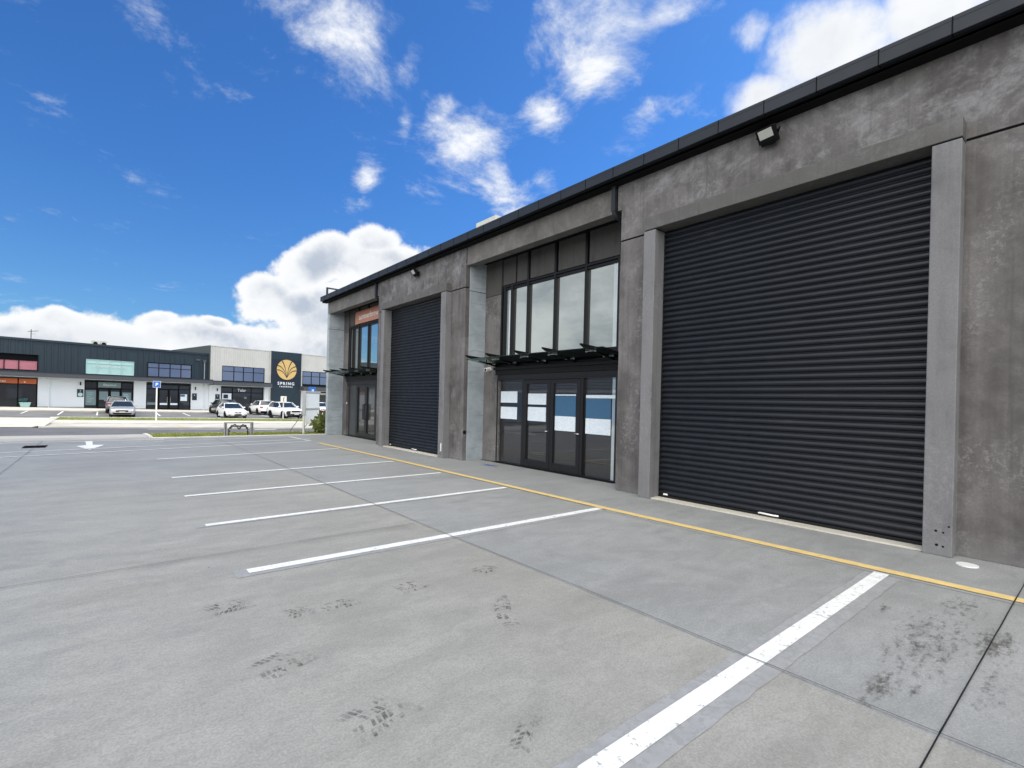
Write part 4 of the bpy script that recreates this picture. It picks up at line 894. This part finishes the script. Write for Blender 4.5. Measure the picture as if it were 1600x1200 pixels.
for cx,cz,r,s in((.25,.42,.06,1),(.36,.46,.055,-1),(.44,.41,.05,1),(.52,.38,.07,-1),(.60,.41,.05,1),(.68,.45,.05,-1),(.76,.42,.055,1),(.20,.34,.04,-1),(.83,.33,.045,1),(.15,.2,.03,1),(.86,.16,.03,-1)): scroll(cx,cz,r,s)
T([(.2,0,.44),(.34,0,.40),(.5,0,.44),(.66,0,.40),(.82,0,.42)],.02); T([(.46,0,.36),(.53,0,.28),(.60,0,.36)],.022); b.obj('scrollwork',t)
b=MB(); b.box(.1,.9,-.005,.005,.0,.36,M['galv']) if 0 else b.box(.10,.92,-.01,.01,.012,.03,M['galv']); b.obj('bottom_rail',t)
# planting
t=thing('shrub','dense green shrub at the foot of the far end of the concrete building','shrub',(8.35,24.5,-.02))
b=MB(); leaves(b,(0,0,.33),(.66,.5,.42),1500,M['leaf'],.2,4); leaves(b,(-.15,0,.5),(.5,.4,.42),350,M['leaf'],.30,9); b.obj('foliage',t)
b=MB(); 
for k in range(5): b.tube([(0,0,0),(.25*math.cos(k*1.3),.25*math.sin(k*1.3),.45)],[.02,.008],M['black'],5)
b.obj('stem',t)
for i,(x,y,r) in enumerate(((17.3,55.6,.55),(18.2,55.9,.7),(19.1,55.7,.6),(20.0,55.9,.7),(20.9,55.8,.6),(21.8,55.9,.65))):
    t=thing('red_shrub','dark red leaved shrub in the bed beyond the far grass strip','shrub',(x,y,gz(x,y)-.06),0,'red leaved shrubs in a row')
    t['label']=['dark red shrub at the left end of the red hedge row by the blue sign','dark red shrub, second in the hedge row from the blue sign','dark red shrub in the middle left of the hedge row','dark red shrub in the middle right of the hedge row','dark red shrub, second from the right end of the hedge row','dark red shrub at the right end of the hedge row'][i]
    b=MB(); leaves(b,(0,0,r*.62),(r*.95,r*.8,r*.62),500,M['red_leaf'],.2,10+i); b.obj('foliage',t); b=MB(); b.tube([(0,0,0),(0,0,.4)],.03,M['black'],5); b.obj('stem',t)
t=thing('bollard','small white bollard by the red hedge','bollard',(18.0,53.9,gz(18,53.9)-.06)); b=MB(); b.tube([(0,0,0),(0,0,.42),(0,0,.5)],[.07,.07,.04],M['pole_white'],12); b.obj('post',t)
# warehouse across the yard, mirrored in the shop glass
wh=thing('warehouse','low blue grey ribbed warehouse beyond the yard, seen mirrored in the shop glass','building',(-14.5,12,0),0)
b=MB(); b.box(-12,0,0,34,-.3,5.1,M['warehouse_grey']); b.obj('core',wh)
b=MB(); b.box(.0,.035,0,34,2.75,2.95,M['white_clad']); b.obj('white_band',wh)
b=MB(); b.box(.0,.03,0,34,.2,2.74,M['warehouse_blue']); b.obj('blue_panel',wh)
b=MB(); 
for k in range(8): b.box(.0,.03,0,34,3.1+k*.25,3.16+k*.25,M['canopy_grey'])
b.box(-12.1,.15,-.1,34.1,5.1,5.25,M['canopy_grey']); b.obj('cladding_rail',wh)
BLOBS=[
('W', 0.62, (12.34, 2.92, -5.73), (-10.84, 14.68, -23.79)),
('W', 0.5, (24.57, 6.59, -8.13), (-10.47, 20.45, -38.59)),
('W', 0.95, (8.16, 0.45, -4.49), (-3.06, 9.14, -10.98)),
('W', 0.6, (32.83, -17.49, 0.84), (8.44, 9.59, -18.53)),
('W', 0.45, (27.07, -0.72, -7.25), (5.0, 38.62, -61.24)),
('W', 0.35, (28.71, 4.15, -15.68), (-19.06, 27.2, -40.01)),
('W', 0.8, (15.37, -19.86, 9.58), (26.9, 12.78, -32.49)),
('W', 1.05, (7.73, -4.96, -3.08), (2.15, 7.47, -9.13)),
('W', 0.85, (14.78, -13.83, 0.48), (10.22, 11.5, -25.4)),
('W', 0.8, (6.31, -12.45, 2.58), (20.45, 14.6, -32.65)),
('W', 0.75, (4.27, -14.23, 9.09), (20.55, -3.33, -24.47)),
('W', 0.72, (33.81, -8.86, -10.75), (-0.68, 7.92, -16.45)),
('W', 0.7, (33.78, -16.81, -5.61), (5.01, 11.31, -21.75)),
('W', 1.0, (14.02, -6.15, -4.98), (0.37, 7.55, -13.37)),
('W', 0.95, (10.42, -4.58, -6.5), (-3.75, 12.95, -18.78)),
('W', 0.5, (57.87, -30.83, 1.49), (8.35, 9.35, -22.11)),
('W', 0.75, (18.43, -17.02, 0.59), (8.49, 9.3, -27.93)),
('W', 0.55, (6.77, -22.0, 7.53), (25.3, 7.97, -37.13)),
('W', 0.3, (20.01, -10.19, 0.51), (7.39, 8.2, -21.69)),
('W', 0.45, (3.64, -24.46, 16.17), (31.68, -10.89, -35.7)),
('C', 1, (2.89, -13.75, 5.45), (11.48, -0.27, -18.27)),
('C', 1.1, (0.7, -8.76, 3.44), (7.25, -0.77, -10.83)),
('C', 1.1, (-0.2, -11.91, 3.69), (6.2, 0.05, -9.62)),
('C', 0.6, (2.79, -20.59, 9.3), (13.25, -0.57, -17.42)),
('C', 1, (0.55, -11.02, 0.19), (5.11, 5.91, -8.53)),
('C', 1.05, (7.82, -3.43, 3.21), (9.95, 1.4, -17.42)),
('C', 1.0, (17.53, -7.75, 0.42), (6.28, 6.62, -27.78)),
('C', 1.1, (7.56, -3.51, 0.19), (3.43, 3.5, -18.12)),
('C', 1.0, (16.93, -3.97, 0.35), (4.21, 4.2, -24.98)),
('C', 1.05, (7.02, -2.13, 0.15), (2.78, 2.69, -18.76)),
('C', 1.1, (5.1, -2.07, 0.12), (1.67, 1.53, -13.54)),
('C', 1.1, (8.41, 0.97, 0.13), (1.75, 1.38, -20.23)),
('C', 1.1, (7.77, -0.09, 0.13), (1.73, 1.4, -19.07)),
('C', 1.1, (6.99, -0.99, 0.13), (1.64, 1.33, -18.11)),
('C', 0.9, (22.69, 1.1, 0.37), (5.03, 4.5, -43.63)),
('C', 0.9, (19.56, -0.85, 0.35), (5.27, 4.78, -44.17)),
('C', 1.1, (5.24, -1.47, 0.11), (1.1, 0.82, -14.07)),
('C', 0.9, (22.95, -3.26, 0.44), (6.25, 5.73, -50.63)),
('C', 1.1, (7.38, 2.05, 0.09), (1.52, 1.23, -16.8))]
# ------------------------------------------------------------------ sky, sun, camera
SUN=Vector((.80,-.12,1.0)).normalized(); EL=math.asin(SUN.z); AZ=math.atan2(SUN.x,SUN.y)
w=bpy.data.worlds.new('World'); sc.world=w; w.use_nodes=True; t=NT(w.node_tree); bg=w.node_tree.nodes['Background']
sky=t.new('ShaderNodeTexSky',sky_type='NISHITA'); sky.sun_disc=False; sky.sun_elevation=EL; sky.sun_rotation=AZ; sky.altitude=20; sky.air_density=1.0; sky.dust_density=.4; sky.ozone_density=2.5
d=t.new('ShaderNodeTexCoord').outputs['Generated']; x,y,z=t.sep(d)
STR=.11
skyc=t.mix(1.0,sky.outputs[0],t.mix(t.ramp(z,.0,.45),(.52,.86,1.18),SKYTINT),'MULTIPLY')
# cloud fields are laid out by compass direction and height in the sky
def field(kind):
    f=None
    for tp,wt,a,b_ in BLOBS:
        if tp!=kind: continue
        u=t.vm('DOT_PRODUCT',dd,a); v=t.vm('DOT_PRODUCT',dd,b_)
        r=t.math('MULTIPLY_ADD',v,v,t.math('MULTIPLY_ADD',u,u,-math.log(wt)/1.1))
        f=r if f is None else t.math('MINIMUM',f,r)
    return t.math('EXPONENT',t.math('MULTIPLY',f,-1.1))
wv=t.noise(d,4.0,2,.6,0,'Color'); dd=t.vm('ADD',d,t.vm('SCALE',t.vm('SUBTRACT',wv,(.5,.5,.5)),.10))
zz=t.math('ADD',z,.18); pl=t.comb(t.math('DIVIDE',x,zz),t.math('DIVIDE',y,zz),0)
n1=t.noise(pl,4.2,8,.68,.30)
fw_=field('W')
dw=t.math('ADD',t.math('MULTIPLY',fw_,1.1),t.math('MULTIPLY',t.math('SUBTRACT',n1,.5),3.5))
mw=t.ramp(dw,.25,1.45)
wcol=t.mix(t.ramp(dw,.5,1.5),(6.6,7.2,8.3),(9.0,9.2,9.6))
# cumulus
n2=t.noise(d,10,8,.60,.0)
SL=Vector((.62,-.25,.74))
s1=t.noise(d,6,5,.55); s2=t.noise(t.vm('ADD',d,tuple(SL*.04)),6,5,.55)
fc=field('C')
# bank in the west, mirrored in the glass
az=t.vm('DOT_PRODUCT',d,(-.72,.69,.0)); bank=t.math('MULTIPLY',t.ramp(az,.90,.975),t.ramp(z,.55,.1,0,1)); low=t.ramp(t.math('ABSOLUTE',t.math('SUBTRACT',z,.03)),.02,.16,.9,0)
fc=t.math('MAXIMUM',fc,t.math('MULTIPLY',bank,1.1)); fc=t.math('MAXIMUM',fc,t.math('MULTIPLY',low,t.ramp(t.vm('DOT_PRODUCT',d,(.3,-.95,0)),-.3,.2)))
dc=t.math('ADD',fc,t.math('MULTIPLY',t.math('SUBTRACT',n2,.5),1.35))
mc=t.ramp(dc,.36,t.ramp(z,.25,.5,.56,.95))
lit=t.ramp(t.math('SUBTRACT',s1,s2),-.10,.08)
core=t.ramp(dc,.6,1.15)
shade=t.math('MULTIPLY',t.math('MULTIPLY',core,t.ramp(z,.22,.5,1,.3)),t.math('SUBTRACT',1.,t.math('MULTIPLY',lit,.75)))
# undersides go grey nearer the horizon, tops stay bright
ccol=t.mix(shade,(8.9,9.05,9.2),(4.6,5.2,6.2))
ccol=t.mix(t.math('MULTIPLY',bank,.75),ccol,t.mix(t.ramp(t.noise(t.scale(d,(1,1,2.2)),3.2,5,.6),.36,.62),(3.4,3.9,4.1),(9.6,9.9,9.8)))
c=t.mix(mw,skyc,wcol); c=t.mix(mc,c,ccol)
# bright sky patch added out of view, overhead and behind, to fill the yard
rear_fill=t.math('MULTIPLY',t.ramp(t.vm('DOT_PRODUCT',d,tuple(Vector((-.58,-.55,.60)).normalized())),.36,.72),t.ramp(t.noise(d,3.5,2,.6),.3,.55,.55,1))
c=t.mix(rear_fill,c,REARFILL)
w.node_tree.links.new(c,bg.inputs[0]); bg.inputs[1].default_value=STR
try: w.cycles.sampling_method='MANUAL'; w.cycles.sample_map_resolution=512
except Exception: pass
sl=bpy.data.lights.new('Sun','SUN'); sl.energy=SUNE; sl.angle=rad(.53); sl.color=(1,.95,.87); so_=bpy.data.objects.new('Sun',sl); COL.objects.link(so_); so_.rotation_euler=SUN.to_track_quat('Z','Y').to_euler(); so_.location=(60,-40,90)
# a passing cloud between the sun and the yard (the yard is in its shade, the street beyond is sunlit)
b=MB(); Hc=240; C=Vector((2,-3.0,0))+SUN*(Hc/SUN.z); nu,nv=48,24; vs=[];fs=[]; rnd=random.Random(3)
for i in range(nv+1):
    ph=-math.pi/2+math.pi*i/nv
    for j in range(nu):
        th=2*math.pi*j/nu; c_,s_=math.cos(th),math.sin(th); e=.55
        X_=math.copysign(abs(c_)**e,c_)*math.cos(ph)**.5; Y_=math.copysign(abs(s_)**e,s_)*math.cos(ph)**.5; Z_=math.sin(ph)
        k=1+.04*math.sin(5*th+2*ph)+.03*math.sin(11*th+1)
        vs.append(C+Vector((X_*14.5*k,Y_*27*k,Z_*(5+2*math.sin(3*th)*math.cos(2*ph)))))
for i in range(nv):
    for j in range(nu): fs.append((i*nu+j,i*nu+(j+1)%nu,(i+1)*nu+(j+1)%nu,(i+1)*nu+j))
simple('cloud_white',(.9,.9,.9),1.0,scale=.05,var=.03); b.add(vs,fs,M['cloud_white'],True); tag(b.obj('cloud'),kind='structure')
cam=bpy.data.cameras.new('Camera'); co=bpy.data.objects.new('Camera',cam); COL.objects.link(co); sc.camera=co
yw,pt,rl=rad(39.396),rad(-.1127),rad(1.348)
F=Vector((math.sin(yw)*math.cos(pt),math.cos(yw)*math.cos(pt),math.sin(pt))); R0=Vector((math.cos(yw),-math.sin(yw),0)); U0=R0.cross(F)
R1=R0*math.cos(rl)+U0*math.sin(rl); U1=-R0*math.sin(rl)+U0*math.cos(rl)
co.matrix_world=Matrix(((R1.x,U1.x,-F.x,0),(R1.y,U1.y,-F.y,0),(R1.z,U1.z,-F.z,1.75),(0,0,0,1)))
cam.sensor_width=36; cam.sensor_fit='HORIZONTAL'; cam.lens=772.8/1600*36; cam.shift_y=29.7/1600; cam.clip_start=.05; cam.clip_end=3000
sc.view_settings.view_transform='Standard'; sc.view_settings.look='None'; sc.view_settings.gamma=1; sc.view_settings.exposure=EXPO
sc.render.engine='CYCLES'; sc.cycles.max_bounces=4; sc.cycles.diffuse_bounces=3; sc.cycles.glossy_bounces=3; sc.cycles.transparent_max_bounces=8

# ------------------------------------------------------------------ each separate piece of these parts is an object of its own
def split(o,gap=.03):
    me=o.data; n=len(me.vertices); par=list(range(n))
    def fd(a):
        while par[a]!=a: par[a]=par[par[a]]; a=par[a]
        return a
    for e in me.edges:
        a,b_=fd(e.vertices[0]),fd(e.vertices[1])
        if a!=b_: par[a]=b_
    bb={}
    for i,v in enumerate(me.vertices):
        r=fd(i); c=v.co
        if r not in bb: bb[r]=[list(c),list(c)]
        else:
            for k in range(3): bb[r][0][k]=min(bb[r][0][k],c[k]); bb[r][1][k]=max(bb[r][1][k],c[k])
    ks=list(bb); g={k:k for k in ks}
    def fg(a):
        while g[a]!=a: a=g[a]
        return a
    for i,a in enumerate(ks):
        for b_ in ks[i+1:]:
            if all(bb[a][0][k]-gap<=bb[b_][1][k] and bb[b_][0][k]-gap<=bb[a][1][k] for k in range(3)):
                x,y=fg(a),fg(b_)
                if x!=y: g[x]=y
    groups={}
    for p in me.polygons: groups.setdefault(fg(fd(p.vertices[0])),[]).append(p.index)
    if len(groups)<2: return
    for gi,(k,pl) in enumerate(groups.items()):
        mp={}; vs=[]; fs=[]
        for pi in pl:
            f=[]
            for v in me.polygons[pi].vertices:
                if v not in mp: mp[v]=len(vs); vs.append(tuple(me.vertices[v].co))
                f.append(mp[v])
            fs.append(f)
        nm=bpy.data.meshes.new(o.name.split('.')[0]); nm.from_pydata(vs,[],fs)
        for m in me.materials: nm.materials.append(m)
        nm.polygons.foreach_set('material_index',[me.polygons[pi].material_index for pi in pl]); nm.polygons.foreach_set('use_smooth',[me.polygons[pi].use_smooth for pi in pl]); nm.update()
        if gi==0: first=nm; continue
        c=o.copy(); c.data=nm; COL.objects.link(c)
    o.data=first
bpy.context.view_layer.update()
for o in list(COL.objects):
    if o.type=='MESH' and o.parent and o.name.split('.')[0] in SPLIT: split(o)
